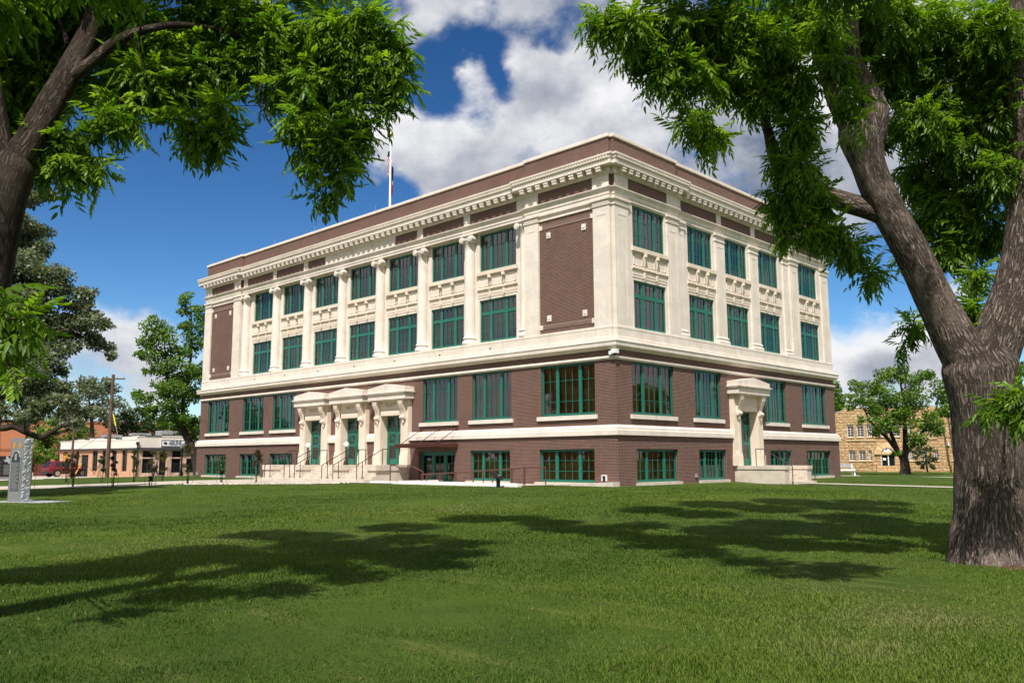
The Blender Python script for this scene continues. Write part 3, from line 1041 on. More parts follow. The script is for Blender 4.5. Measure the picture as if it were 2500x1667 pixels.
def portal(kind, c, zb, word=None, front=.28):
    """stone doorway: jambs, lintel, bracketed gabled hood, double door with a lattice of glazing bars"""
    p = MB().frame(kind)
    w, h, top = .94, 1.56, 3.76
    for s in (-1, 1):
        l, r_ = sorted((c+s*w, c+s*h))
        p.box(l, r_, -.15, front, zb, 4.62)
        l2, r2 = sorted((c+s*(w+.006), c+s*(w+.24)))
        p.box(l2, r2, -.15, front+.035, zb+.62, top+.28)             # carved architrave strip
        l3, r3 = sorted((c+s*(w-.06), c+s*(h+.06)))
        p.box(l3, r3, -.15, front+.06, zb, zb+.55)                   # block at the foot
        l4, r4 = sorted((c+s*(w-.03), c+s*(h+.03)))
        p.prism([(front+.045, zb+.55), (front+.03, zb+.68), (front, zb+.8), (-.1, zb+.8), (-.1, zb+.55)], 'u', l4, r4)
        # inner reveal down to the door
        l5, r5 = sorted((c+s*(w-.004), c+s*(w+.06)))
        p.box(l5, r5, -.5, -.149, zb, top)
        for i in range(16):                                          # rosettes up the strip
            z = zb+.85+i*.165
            if z < top+.1: p.box(*sorted((c+s*(w+.07), c+s*(w+.17))), front+.03, front+.05, z, z+.07)
    p.box(c-w, c+w, -.5, front, top, 4.62)
    p.box(c-w-.24, c+w+.24, front, front+.035, top, top+.28)
    for i in range(7):
        u = c-w+.2+i*(2*w-.4)/6
        p.cyl((u, front+.03, top+.14), (u, front+.06, top+.14), .05, .03, n=8)
    p.box(c-h+.35, c+h-.35, front, front+.03, 4.10, 4.16)
    pr = p.build('portal', M['carved'], court)
    # hood
    q = MB().frame(kind)
    W2 = 1.73
    q.box(c-W2+.12, c+W2-.12, -.1, .60, 4.60, 4.66)
    q.box(c-W2, c+W2, -.1, .68, 4.66, 4.98)
    q.box(c-W2-.05, c+W2+.05, -.1, .73, 4.98, 5.03)
    q.box(c-W2-.10, c+W2+.10, -.1, .79, 5.03, 5.09)
    n = 30
    for i in range(n):
        u = c-W2+(2*W2)*(i+.5)/n
        q.box(u-.035, u+.035, .70, .765, 4.965, 5.03)
    for i in range(6):
        o = .05+.62*(i+.5)/6
        for s in (-1, 1):
            q.box(*sorted((c+s*(W2+.03), c+s*(W2+.075))), o-.035, o+.035, 4.965, 5.03)
    q.prism([(c-W2, 5.09), (c+W2, 5.09), (c+W2, 5.34), (c, 5.57), (c-W2, 5.34)], 'o', -.05, .70)
    q.build('hood', M['stone'], pr)
    # scrolled brackets
    for s in (-1, 1):
        b = MB().frame(kind)
        u0, u1 = sorted((c+s*1.03, c+s*1.36))
        prof = [(front-.02, 3.45), (front+.05, 3.44), (front+.10, 3.52), (front+.14, 3.64), (front+.09, 3.76), (front+.10, 3.86), (front+.16, 4.02), (front+.24, 4.18), (front+.31, 4.36), (front+.33, 4.52), (front+.30, 4.61), (front-.02, 4.62)]
        b.prism(prof, 'u', u0, u1)
        b.cyl((u0-.03, front+.22, 4.50), (u1+.03, front+.22, 4.50), .115, n=14)
        b.cyl((u0-.04, front+.09, 3.62), (u1+.04, front+.09, 3.62), .105, n=14)
        b.lathe(((u0+u1)/2, front+.05, 0), [(.0, 3.22), (.06, 3.27), (.085, 3.36), (.07, 3.46), (.0, 3.5)], n=10)
        b.build('bracket', M['carved'], pr)
    if word:
        xd = (1, 0, 0) if kind == 'M' else (0, 1, 0)
        text_mesh(word, .27, .016, 'lettering', M['stain_shade'], pr, (c-.05, -front-.004, 4.36) if kind == 'M' else (front+.004, c, 4.36), xd)
    # door leaves and the light over them
    o = -.2
    d = MB().frame(kind)
    zd = 2.86
    d.box(c-w, c+w, o-.09, o, zd, zd+.20)
    d.box(c-w, c-w+.08, o-.09, o-.004, zb, top); d.box(c+w-.08, c+w, o-.09, o-.004, zb, top)
    d.box(c-w+.08, c+w-.08, o-.09, o-.002, top-.10, top)
    d.box(c-.05, c+.05, o-.09, o-.006, zd+.2, top-.1)
    fr = d.build('door_frame', M['green'], pr)
    def lattice(m, u0, u1, z0, z1, oo, t=.028):
        cu, cz = (u0+u1)/2, (z0+z1)/2
        m.box(u0, u1, oo-.03, oo, cz-t/2, cz+t/2); m.box(cu-t/2, cu+t/2, oo-.03, oo-.001, z0, z1)
        L = math.hypot(u1-u0, z1-z0)
        nx, nz = -(z1-z0)/L*t/2, (u1-u0)/L*t/2
        for flip in (1, -1):
            a, b = ((u0, z0), (u1, z1)) if flip == 1 else ((u0, z1), (u1, z0))
            px, pz = nx*flip, nz
            m.prism([(a[0]+px, a[1]+pz), (a[0]-px, a[1]-pz), (b[0]-px, b[1]-pz), (b[0]+px, b[1]+pz)], 'o', oo-.028, oo-.003-.001*flip)
    tl = MB().frame(kind)
    for l, r_ in ((c-w+.08, c-.05), (c+.05, c+w-.08)):
        lattice(tl, l, r_, zd+.2, top-.1, o-.02)
    tl.build('transom_light', M['green'], pr)
    for s in (-1, 1):
        lf = MB().frame(kind)
        u0, u1 = sorted((c+s*.012, c+s*(w-.085)))
        oo = o-.02
        st = .11
        z1 = zd
        lf.box(u0, u0+st, oo-.05, oo, zb+.02, z1); lf.box(u1-st, u1, oo-.05, oo, zb+.02, z1)
        for q0, q1 in ((zb+.02, zb+.36), (zb+1.12, zb+1.26), (z1-.14, z1)):
            lf.box(u0+st, u1-st, oo-.05, oo, q0, q1)
        lattice(lf, u0+st, u1-st, zb+1.26, z1-.14, oo-.005)
        hx = u0+.07 if s > 0 else u1-.07
        lf.cyl((hx, oo+.05, zb+.95), (hx, oo+.05, zb+1.2), .015, n=6)
        lf.cyl((hx, oo, zb+.97), (hx, oo+.05, zb+.97), .012, n=6); lf.cyl((hx, oo, zb+1.18), (hx, oo+.05, zb+1.18), .012, n=6)
        lf.build('door_leaf', M['green'], pr)
    g = MB().frame(kind)
    g.quad((c-w+.05, o-.045, zb+.1), (c+w-.05, o-.045, zb+.1), (c+w-.05, o-.045, top-.05), (c-w+.05, o-.045, top-.05))
    pane = g.build('pane', M['glass'], pr, recalc=False)
    want = Vector((0, -1, 0)) if kind == 'M' else Vector((1, 0, 0))
    if pane.data.polygons[0].normal.dot(want) < 0:
        pane.data.flip_normals()
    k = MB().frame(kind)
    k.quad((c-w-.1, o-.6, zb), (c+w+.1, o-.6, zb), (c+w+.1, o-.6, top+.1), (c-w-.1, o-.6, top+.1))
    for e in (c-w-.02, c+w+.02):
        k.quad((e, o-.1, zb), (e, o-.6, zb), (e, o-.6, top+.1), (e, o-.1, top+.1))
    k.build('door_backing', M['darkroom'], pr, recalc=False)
M['stain_shade'] = plain('inscription shadow', (.36, .27, .18), .9, .1)  # shade of the cut letters put into the lettering's brown

def front_steps():
    p = MB().frame('M')
    x0, x1 = -26.3, -14.5
    p.box(x0, x1, -.3, 1.45, -.3, .925)
    fl = ((-24.9, -22.55), (-21.5, -18.55), (-17.55, -15.3))
    for i in range(1, 6):
        z = .925-.155*i
        o0, o1 = 1.45+.3*(i-1), 1.45+.3*i
        if i <= 3:
            for a, b in fl:
                p.box(a, b, o0, o1+.02, -.3, z)
        else:
            p.box(x0+.4, x1, o0, o1+(.35 if i == 5 else .02), -.3, z)
    st = p.build('steps', M['concrete'], court)
    for a, b in ((-26.3, -24.9), (-22.55, -21.5), (-18.55, -17.55), (-15.3, -14.5)):
        k = MB().frame('M')
        k.box(a+.04, b-.04, 1.449, 2.46, -.3, .63)
        k.box(a, b, 1.452, 2.53, .63, .93)
        k.build('cheek_wall', M['concrete'], court)
    # band under the platform's edge, on the side seen from the lawn
    e = MB().frame('M')
    e.box(x1, x1+.05, .13, 2.53, .63, .93)
    e.build('platform_edge', M['concrete'], court)

def side_porch():
    p = MB().frame('R')
    zt, a, b, L = .82, 10.15, 13.2, 2.95
    p.box(a, b, -.2, 1.45, -.4, zt-.18)
    p.box(a-.04, b+.04, -.2, 1.50, zt-.18, zt)
    for i in range(1, 6):
        z = zt-.15*i
        p.box(a+.5, b-.5, 1.45+.3*(i-1), 1.45+.3*i+.02, -.4, z)
    p.box(a+.42, b-.42, 2.97, 3.42, -.4, .03)
    p.build('porch', M['concrete'], court)
    for l, r_ in ((a, a+.5), (b-.5, b)):
        k = MB().frame('R')
        k.box(l+.002, r_-.002, 1.449, L, -.4, zt-.18)
        k.box(l-.04, r_+.04, 1.502, L+.05, zt-.18, zt)
        k.build('cheek_wall', M['concrete'], court)

def ramp_entrance():
    # sunken ramp with white kerbs, door wall set back under the canopy
    a, b = DOOR4
    d = MB().frame('M')
    o = -.12
    t = .09
    d.box(a, b, o-.1, o, 1.55, 1.66)
    third = (b-a)/3
    for i in range(4):
        x = a+third*i
        d.box(max(a, x-t/2), min(b, x+t/2), o-.1, o, -.3, 1.55)
    for i in range(3):
        l, r_ = a+third*i+t/2, a+third*(i+1)-t/2
        d.box(l, r_, o-.08, o-.02, -.3, .14)
        d.box(l, l+.09, o-.08, o-.02, .14, 1.55); d.box(r_-.09, r_, o-.08, o-.02, .14, 1.55)
        d.box(l+.09, r_-.09, o-.08, o-.02, 1.44, 1.55)
        if i:
            d.box((l+r_)/2-.015, (l+r_)/2+.015, o-.07, o-.03, .14, 1.44)
            d.box(l+.09, r_-.09, o-.069, o-.031, .98, 1.01)
    d.cyl((a+third-.2, o+.05, .45), (a+third-.2, o+.05, .75), .014, n=6)
    dr = d.build('glazed_door', M['green'], court)
    g = MB().frame('M')
    g.quad((a+.05, o-.05, 0), (b-.05, o-.05, 0), (b-.05, o-.05, 1.6), (a+.05, o-.05, 1.6))
    pn = g.build('pane', M['glass'], dr, recalc=False)
    if pn.data.polygons[0].normal.y > 0: pn.data.flip_normals()
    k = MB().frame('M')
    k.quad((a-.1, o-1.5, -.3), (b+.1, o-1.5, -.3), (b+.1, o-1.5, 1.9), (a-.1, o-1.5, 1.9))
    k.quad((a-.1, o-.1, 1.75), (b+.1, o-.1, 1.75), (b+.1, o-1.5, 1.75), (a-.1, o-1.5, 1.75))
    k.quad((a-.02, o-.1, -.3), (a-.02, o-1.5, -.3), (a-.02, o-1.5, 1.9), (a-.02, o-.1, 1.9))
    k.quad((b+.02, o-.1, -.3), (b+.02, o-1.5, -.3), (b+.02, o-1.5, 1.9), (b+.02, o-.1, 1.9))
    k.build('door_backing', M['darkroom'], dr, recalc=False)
    c = MB().frame('M')
    x0, x1 = -13.97, -10.46
    c.box(x0, x1, .125, 1.6, 2.02, 2.06)
    c.box(x0, x1, 1.6, 1.66, 1.99, 2.075); c.box(x0, x1, 1.6, 1.63, 1.88, 1.99)
    for x in (x0, x1-.03):
        c.box(x, x+.03, .125, 1.6, 1.86, 2.02)
    for i in range(1, 4):
        x = x0+(x1-x0)*i/4
        c.box(x-.02, x+.02, .125, 1.6, 1.88, 2.02)
    cn = c.build('canopy', M['canopybrown'], court)
    for x in (-13.62, -12.12, -10.68):
        r_ = MB().frame('M')
        r_.cyl((x, .03, 2.86), (x-.03, 1.4, 2.09), .022, n=8)
        r_.cyl((x, .02, 2.86), (x, .06, 2.86), .075, .075, n=10)
        r_.cyl((x, .05, 2.86), (x, .12, 2.82), .04, .04, n=8)
        r_.build('tie_rod', M['canopybrown'], cn)

def small_fixtures():
    s = MB().frame('M')
    for k in range(-3, 4):
        s.box(CM+4*k-.06, CM+4*k+.06, .06, .085, 6.93, 6.98)
    s.build('scupper', M['black'], court)  # drain holes as solid blocks, their inner darkness given by black colour
    for u in (-.62, ):
        v = MB().frame('M')
        v.box(u-.13, u+.13, .10, .22, .45, .49); v.box(u-.13, u-.10, .10, .22, .22, .45); v.box(u+.10, u+.13, .10, .22, .22, .45)
        vb = v.build('wall_vent', M['white'], court)
        MB().frame('M').quad((u-.1, .16, .22), (u+.1, .16, .22), (u+.1, .16, .45), (u-.1, .16, .45)).build('opening', M['black'], vb, recalc=False)  # shaded inside of the vent is a flat sheet coloured black
    v = MB().frame('M')
    v.box(-40.1, -39.9, .10, .2, .1, .36)
    v.build('wall_vent', M['grey'], court)
    b = MB().frame('R')
    b.box(6.22, 6.36, .11, .19, .28, .46)
    b.build('outlet_box', M['grey'], court)
    f = MB().frame('M')
    f.box(-.98, -.9, -.03, .06, 15.48, 15.62); f.box(-.80, -.72, -.03, .06, 15.52, 15.66)
    f.build('floodlight', M['grey'], court)

courthouse_walls()
upper_storeys()
entablature()
for j in range(-10, 11, 4):
    column(CM+j); capital(CM+j)
for j in (-14.2, 14.2):
    column(CM+j); capital(CM+j)
pilasters()
all_windows()
for c_, w_ in zip(PC, ('JUSTICE', 'PEACE', 'EQUITY')):
    portal('M', c_, .925, w_)
portal('R', PR, .82)
front_steps()
side_porch()
ramp_entrance()
small_fixtures()
# ------------------------------------------------------------------ lawn, walks, grass
def lawn_mat():
    m, n = mat('lawn')
    tc = n.node('ShaderNodeTexCoord')
    o = tc.outputs['Object']
    big = n.noise(o, .16, 4, .55)
    mid = n.noise(o, .9, 5, .6)
    st = n.node('ShaderNodeMapping', ins={'Vector': o, 'Rotation': (0, 0, R(46)), 'Scale': (.35, 2.2, 1)})
    mow = n.noise(st.outputs[0], .9, 5, .65)
    fine = n.noise(o, 26, 5, .7)
    col = n.mix(n.step(mid, .3, .72), (.038, .068, .012, 1), (.066, .095, .018, 1))
    col = n.mix(n.math('MULTIPLY', n.step(big, .45, .7), .6), col, (.078, .118, .013, 1))
    col = n.mix(n.math('MULTIPLY', n.step(mow, .54, .72), .55), col, (.14, .15, .045, 1))
    col = n.mix(n.math('MULTIPLY', n.step(fine, .45, .8), .45), col, (.017, .036, .006, 1))
    bare = n.noise(o, .75, 5, .62)
    col = n.mix(n.math('MULTIPLY', n.step(bare, .66, .74), .7), col, (.07, .052, .03, 1))
    finish(n, col, .95, n.math('ADD', fine, n.math('MULTIPLY', mid, .4)), .05, bdist=.05, bstr=.8)
    return m
M['lawn'] = lawn_mat()

def ground_sheet():
    def axis(lo, a, b, hi, near, far):
        return np.unique(np.concatenate([np.linspace(lo, a, far), np.arange(a, b, near), np.linspace(b, hi, far)]))
    xs = axis(-1800, -60, 40, 1800, 1.0, 40)
    ys = axis(-1800, -45, 45, 1800, 1.0, 40)
    X, Y = np.meshgrid(xs, ys)
    Z = ground(X, Y)
    Z = Z+.018*np.sin(X*.55+np.sin(Y*.3)*1.3)*np.sin(Y*.47+1)*sm(3, 9, np.hypot(np.maximum(np.maximum(-40.3-X, X), 0), np.maximum(np.maximum(-Y, Y-23.6), 0)))*(np.hypot(X, Y) < 140)
    V = np.stack([X, Y, Z], -1).reshape(-1, 3)
    i = np.arange(len(V)).reshape(X.shape)
    F = np.stack([i[:-1, :-1], i[:-1, 1:], i[1:, 1:], i[1:, :-1]], -1).reshape(-1, 4)
    o = np_mesh('ground', V, F, M['lawn'], smooth=True)
    tag(o, kind='structure')
ground_sheet()

WALKS = []
def strip(name, near, far, m, lift=.014, sub=8, cross=6):
    """sheet between two edges, laid on the ground"""
    def res(poly):
        out = []
        for a, b in zip(poly[:-1], poly[1:]):
            for k in range(sub):
                out.append((a[0]+(b[0]-a[0])*k/sub, a[1]+(b[1]-a[1])*k/sub))
        out.append(tuple(poly[-1][:2]))
        return np.array(out)
    A, B = res(near), res(far)
    T = np.linspace(0, 1, cross+1)
    P = A[:, None, :]*(1-T)[None, :, None]+B[:, None, :]*T[None, :, None]
    Z = ground(P[..., 0], P[..., 1])+lift
    V = np.concatenate([P, Z[..., None]], -1).reshape(-1, 3)
    i = np.arange(len(V)).reshape(P.shape[:2])
    F = np.stack([i[:-1, :-1], i[1:, :-1], i[1:, 1:], i[:-1, 1:]], -1).reshape(-1, 4)
    o = np_mesh(name, V, F, m)
    if o.data.polygons[0].normal.z < 0: o.data.flip_normals()
    tag(o, kind='structure')
    WALKS.append((A, B))
    return o
g2 = lambda x, y: tuple(onground(x, y))[:2]
strip('walkway', [g2(-260, 1207), g2(0, 1196), g2(199, 1190), g2(332, 1186.5), g2(442, 1182), g2(600, 1181), g2(760, 1180), g2(834, 1179), g2(950, 1180.5), g2(1151, 1185), g2(1240, 1188)],
      [g2(-260, 1194), g2(0, 1188), g2(199, 1183.4), g2(332, 1178.3), g2(442, 1174.6), (-26.6, -.2), (-22, -.2), (-18, -.2), (-14, -.2), (-8, -.2), (-3.2, -.2)], M['walk'], lift=.03)
strip('path', [(3.44, 10.9), (14, 10.9), (60, 10.9)], [(3.44, 12.35), (14, 12.35), (60, 12.35)], M['walk'], lift=.03)
strip('road', [g2(-300, 1183), g2(0, 1174), g2(111, 1169.4), g2(265, 1164.6), g2(400, 1162.4)], [tuple(at(x, 1160, 150))[:2] for x in (-300, 0, 111, 265, 400)], M['walk'], lift=.03)
strip('pavement', [tuple(at(x, 1160, 78))[:2] for x in (2062, 2200, 2350, 2650)], [tuple(at(x, 1160, 82.5))[:2] for x in (2062, 2200, 2350, 2650)], M['walk'], lift=.03)

def in_poly(x, y, P):
    c = np.zeros(x.shape, bool)
    n = len(P)
    for i in range(n):
        x0, y0 = P[i]; x1, y1 = P[(i+1) % n]
        if y0 == y1: continue
        c ^= ((y0 > y) != (y1 > y)) & (x < (x1-x0)*(y-y0)/(y1-y0)+x0)
    return c

def vnoise(x, y, s, seed=0):
    rg = np.random.default_rng(seed)
    o = np.zeros_like(x)
    for k in range(7):
        a, f, ph = rg.uniform(0, 6.28), s*rg.uniform(.6, 1.9), rg.uniform(0, 6.28)
        o += np.sin((x*cos(a)+y*sin(a))*f+ph+1.3*np.sin((x*sin(a)-y*cos(a))*f*.6+ph*2))
    return o/7

def grass():
    n = 640000
    rg = np.random.default_rng(3)
    r = 4.4*np.exp(rg.uniform(0, math.log(62/4.4), n))
    th = YAW+rg.uniform(-R(36), R(36), n)
    x, y = CAM[0]+r*np.cos(th), CAM[1]+r*np.sin(th)
    ok = ~((x < .5) & (y > -.6)) & ~((x < 3.6) & (y > 10) & (y < 13.5) & (x > 0))
    ok &= ~((x > 3) & (y > 10.85) & (y < 12.4))
    A, B = WALKS[0]
    P = [tuple(p) for p in A]+[tuple(p) for p in B[::-1]]
    ok &= ~in_poly(x, y, P)
    thin = vnoise(x, y, 1.5, 5)-.9*sm(34, 62, r)
    ok &= rg.uniform(0, 1, n) < np.clip(1.15+1.6*thin, .12, 1)
    x, y, r = x[ok], y[ok], r[ok]
    n = len(x)
    z = ground(x, y)-.006
    tuft = np.clip(vnoise(x, y, 3.1, 9)*2.2-.35, 0, 1)
    hgt = rg.uniform(.018, .042, n)*(1+.9*tuft)*(1+.25*rg.standard_normal(n).clip(-1, 2))
    rare = rg.uniform(0, 1, n) < .012
    hgt[rare] *= rg.uniform(1.4, 2.4, rare.sum())
    wid = rg.uniform(.0022, .0042, n)*np.clip(r/8, 1, 3.2)
    a = rg.uniform(0, 2*pi, n)
    lean = rg.uniform(.25, 1.3, n)*hgt
    dx, dy = np.cos(a), np.sin(a)
    # blades turn their flat side at random
    b = a+pi/2+rg.normal(0, .5, n)
    wx, wy = np.cos(b)*wid, np.sin(b)*wid
    base = np.stack([x, y, z], -1)
    W = np.stack([wx, wy, np.zeros(n)], -1)
    mid = base+np.stack([dx*lean*.35, dy*lean*.35, hgt*.62], -1)
    tip = base+np.stack([dx*lean, dy*lean, hgt*.93], -1)
    V = np.stack([base-W, base+W, mid+W*.75, mid-W*.75, tip], 1).reshape(-1, 3)
    i = np.arange(n)*5
    Q = np.stack([i, i+1, i+2, i+3], -1)
    T = np.stack([i+3, i+2, i+4], -1)
    patch = vnoise(x, y, .45, 21)
    tint = np.clip(.42+.55*patch+.25*vnoise(x, y, 1.9, 4)+rg.normal(0, .09, n), 0, 1)
    dead = rg.uniform(0, 1, n) < (.008+.035*np.clip(vnoise(x, y, 1.2, 31)*2, 0, 1))
    tint[dead] = 1.0
    o = np_mesh('grass', V, [Q, T], M['blade'], attrs={'tint': np.repeat(tint, 5)})
    tag(o, 'short green lawn grass with paler tufts', 'grass', kind='stuff')
M['blade'] = leaf_mat('grass blades', [(.030, .066, .006), (.054, .100, .010), (.082, .132, .013), (.11, .155, .020), (.20, .19, .08)], .28, .6, .15)
grass()

def litter():
    n = 420
    rg = np.random.default_rng(8)
    r = rg.uniform(5, 16, n); th = YAW+rg.uniform(-R(33), R(33), n)
    x, y = CAM[0]+r*np.cos(th), CAM[1]+r*np.sin(th)
    z = ground(x, y)+.02
    a = rg.uniform(0, 2*pi, n); L = rg.uniform(.02, .09, n); w = rg.uniform(.002, .006, n)
    d = np.stack([np.cos(a)*L, np.sin(a)*L, rg.uniform(-.01, .015, n)], -1)
    p = np.stack([-np.sin(a)*w, np.cos(a)*w, np.zeros(n)], -1)
    c = np.stack([x, y, z], -1)
    V = np.stack([c-d-p, c-d+p, c+d+p*.6, c+d-p*.6], 1).reshape(-1, 3)
    o = np_mesh('fallen_twigs', V, np.arange(4*n).reshape(-1, 4), plain('dry twig', (.09, .05, .03), .9))
    tag(o, 'small dry twigs and leaf bits strewn on the lawn', 'twigs', kind='stuff')
litter()

def gravel():
    """loose pale stones along the edge of the walk"""
    rg = np.random.default_rng(12)
    pts = [onground(px, py) for px, py in ((445, 1183), (520, 1182.5), (600, 1182.3), (700, 1181.7), (760, 1181.2), (830, 1180))]
    V, F = [], []
    for a, b in zip(pts[:-1], pts[1:]):
        for _ in range(60):
            p = a.lerp(b, rg.uniform())+Vector((rg.normal(0, .25), rg.normal(0, .25), 0))
            s = rg.uniform(.03, .10)
            k = len(V)
            c = [(1, 0, 0), (0, 1, 0), (-1, 0, 0), (0, -1, 0), (0, 0, .8), (0, 0, -.5)]
            q = rg.uniform(.6, 1.2, 6)
            V += [(p.x+x*s*w, p.y+y*s*w, p.z+.02+z*s*w) for (x, y, z), w in zip(c, q)]
            F += [(k, k+1, k+4), (k+1, k+2, k+4), (k+2, k+3, k+4), (k+3, k, k+4)]
    o = np_mesh('gravel', np.array(V), np.array(F), plain('pale stones', (.42, .37, .31), .9, var=.3, scale=3))
    tag(o, 'pale loose stones along the edge of the front walk', 'gravel', kind='stuff')
gravel()

def soil_patch():
    c = onground(2470, 1385)
    rg = np.random.default_rng(2)
    n = 26
    V = [(c.x, c.y, float(ground(c.x, c.y))+.05)]
    for i in range(n):
        t = 2*pi*i/n
        r = .42*(1+.3*rg.normal())
        x, y = c.x+r*1.2*cos(t), c.y+r*.8*sin(t)
        V.append((x, y, float(ground(x, y))-.01))
    F = np.array([(0, 1+i, 1+(i+1) % n) for i in range(n)])
    o = np_mesh('soil', np.array(V), F, M['soil'], smooth=True)
    tag(o, 'patch of bare brown soil at the foot of the tree', 'soil', kind='stuff')
soil_patch()

# ------------------------------------------------------------------ things round the courthouse
def handrail(frame, label, path, posts, m, group, origin, r=.022):
    t = empty('handrail', origin, label, 'handrail', group)
    b = MB().frame(frame)
    b.bars(path, r)
    b.build('rail', m, t)
    for (u, o, z0, z1) in posts:
        MB().frame(frame).cyl((u, o, z0), (u, o, z1), r*1.05, n=8).build('post', m, t)
    return t

RAILS = [(-24.85, 'leftmost dark handrail of the front steps, beside the low end wall'), (-22.6, 'dark handrail on the right of the left flight of front steps'),
         (-21.45, 'dark handrail on the left of the middle flight of front steps'), (-18.6, 'dark handrail on the right of the middle flight, below the second lamp'),
         (-17.5, 'dark handrail on the left of the right flight of front steps'), (-15.25, 'dark handrail of the right flight, nearest the brown canopy')]
for u, lab in RAILS:
    handrail('M', lab, [(u, 3.2, .92), (u, 1.45, 1.80), (u, .95, 1.80)], [(u, 3.2, .02, .92), (u, 2.82, .16, 1.10), (u, 1.45, .90, 1.80), (u, .95, .92, 1.80)],
             M['darkmetal'], 'dark handrails on the front steps', (u, -2, 0))
for v, lab in ((10.4, 'near handrail of the side porch steps, pale top over the low stone wall'), (12.95, 'far handrail of the side porch steps, in front of the basement window')):
    handrail('R', lab, [(v, 1.25, 1.70), (v, 1.65, 1.70), (v, 3.25, .80)], [(v, 1.25, .82, 1.70), (v, 1.75, .80, 1.66), (v, 2.85, .05, 1.02), (v, 3.25, -.1, .80)],
             M['darkmetal'], 'handrails on the side porch', (2.5, v, 0))
handrail('M', 'brown ramp handrail nearest the lawn, along the white kerb', [(-10.1, 2.95, .47), (-7.6, 2.95, .58), (-3.8, 2.95, .77), (-3.0, 2.95, .83)],
         [(x, 2.95, .05, z) for x, z in ((-10.1, .47), (-8.7, .53), (-7.6, .58), (-6.3, .65), (-5.0, .71), (-3.8, .77), (-3.0, .83))], M['railbrown'], 'brown ramp handrails', (-6.5, -2.95, 0), .028)
handrail('M', 'brown ramp handrail close to the brick wall, ending before the corner window', [(-11.3, 1.6, .43), (-9.0, 1.6, .55), (-5.0, 1.6, .76), (-4.2, 1.6, .81), (-2.9, 1.6, .84)],
         [(x, 1.6, .05, z) for x, z in ((-11.3, .43), (-9.0, .55), (-7.0, .66), (-5.0, .76), (-4.2, .81), (-2.9, .84))], M['railbrown'], 'brown ramp handrails', (-7, -1.6, 0), .028)
handrail('M', 'short bent brown handrail standing against the stone platform', [(-13.2, 2.5, .92), (-12.75, 2.5, .92), (-11.75, 2.5, .52)],
         [(-13.2, 2.5, .0, .92), (-11.75, 2.5, .02, .52)], M['railbrown'], 'brown ramp handrails', (-12.5, -2.5, 0), .03)
handrail('M', 'short bent brown handrail in the shadow by the canopy door', [(-12.85, 1.6, .88), (-12.5, 1.6, .88), (-11.55, 1.6, .56)],
         [(-12.85, 1.6, .0, .88), (-11.55, 1.6, .02, .56)], M['railbrown'], 'brown ramp handrails', (-12.2, -1.6, 0), .03)

def lamp_post(u, o, z, lab, group, sc=1.0, rs=None):
    rs = rs or sc
    t = empty('lamp_post', (u, -o, z), lab, 'lamp post', group)
    b = MB().frame('M')
    b.lathe((u, o, z), [(r*rs, h*sc) for r, h in [(.0, 0), (.155, 0), (.16, .05), (.13, .09), (.135, .12), (.10, .18), (.115, .21), (.085, .27), (.06, .33), (.055, .36)]], n=16)
    b.build('base', M['darkmetal'], t)
    p = MB().frame('M')
    p.lathe((u, o, z), [(r*rs, h*sc) for r, h in [(.055, .36), (.068, .40), (.05, .44), (.047, .78), (.06, .80), (.047, .83), (.042, .94), (.065, .97), (.05, .995), (.075, 1.02), (.0, 1.03)]], n=14)
    p.build('shaft', M['darkmetal'], t)
    MB().frame('M').sphere((u, o, z+1.03*sc+.135*rs), .155*rs, n=16).build('globe', M['globe'], t)
M['globe'] = plain('white glass globe', (.88, .88, .86), .25, .5, var=.01)
lamp_post(-22.02, 1.95, .93, 'dark lamp post with a white globe between the left and middle flights', 'globe lamps on the front steps')
lamp_post(-18.04, 1.95, .93, 'dark lamp post with a white globe between the middle and right flights', 'globe lamps on the front steps')

def kerbs():
    t = MB().frame('M')
    t.box(-11.6, -3.2, 3.05, 3.22, -.3, .14)
    t.box(-11.6, -11.45, .3, 3.05, -.3, .14)
    t.box(-11.9, -2.9, 3.22, 3.45, -.3, .06)
    o = t.build('kerb', M['whitekerb'], None, origin=(-7, -3.2, 0))
    tag(o, 'white concrete kerb along the edge of the ramp', 'kerb')
    t = MB().frame('M')
    t.prism([(-4.9, -.2), (.22, -.2), (.22, .20), (-4.9, -.04)], 'o', .14, .62)
    o = t.build('low_wall', M['concrete'], None, origin=(-2, -.4, 0))
    tag(o, 'low sloping concrete wall at the foot of the brick corner', 'low wall')
    t = MB().frame('M')
    t.box(-13.9, -12.3, 2.75, 3.3, -.2, .10)
    o = t.build('step_block', M['whitekerb'], None, origin=(-13, -3, 0))
    tag(o, 'white concrete step block in front of the stone platform', 'step block')
M['whitekerb'] = plain('white concrete', (.74, .70, .66), .8, .2, var=.06)
kerbs()

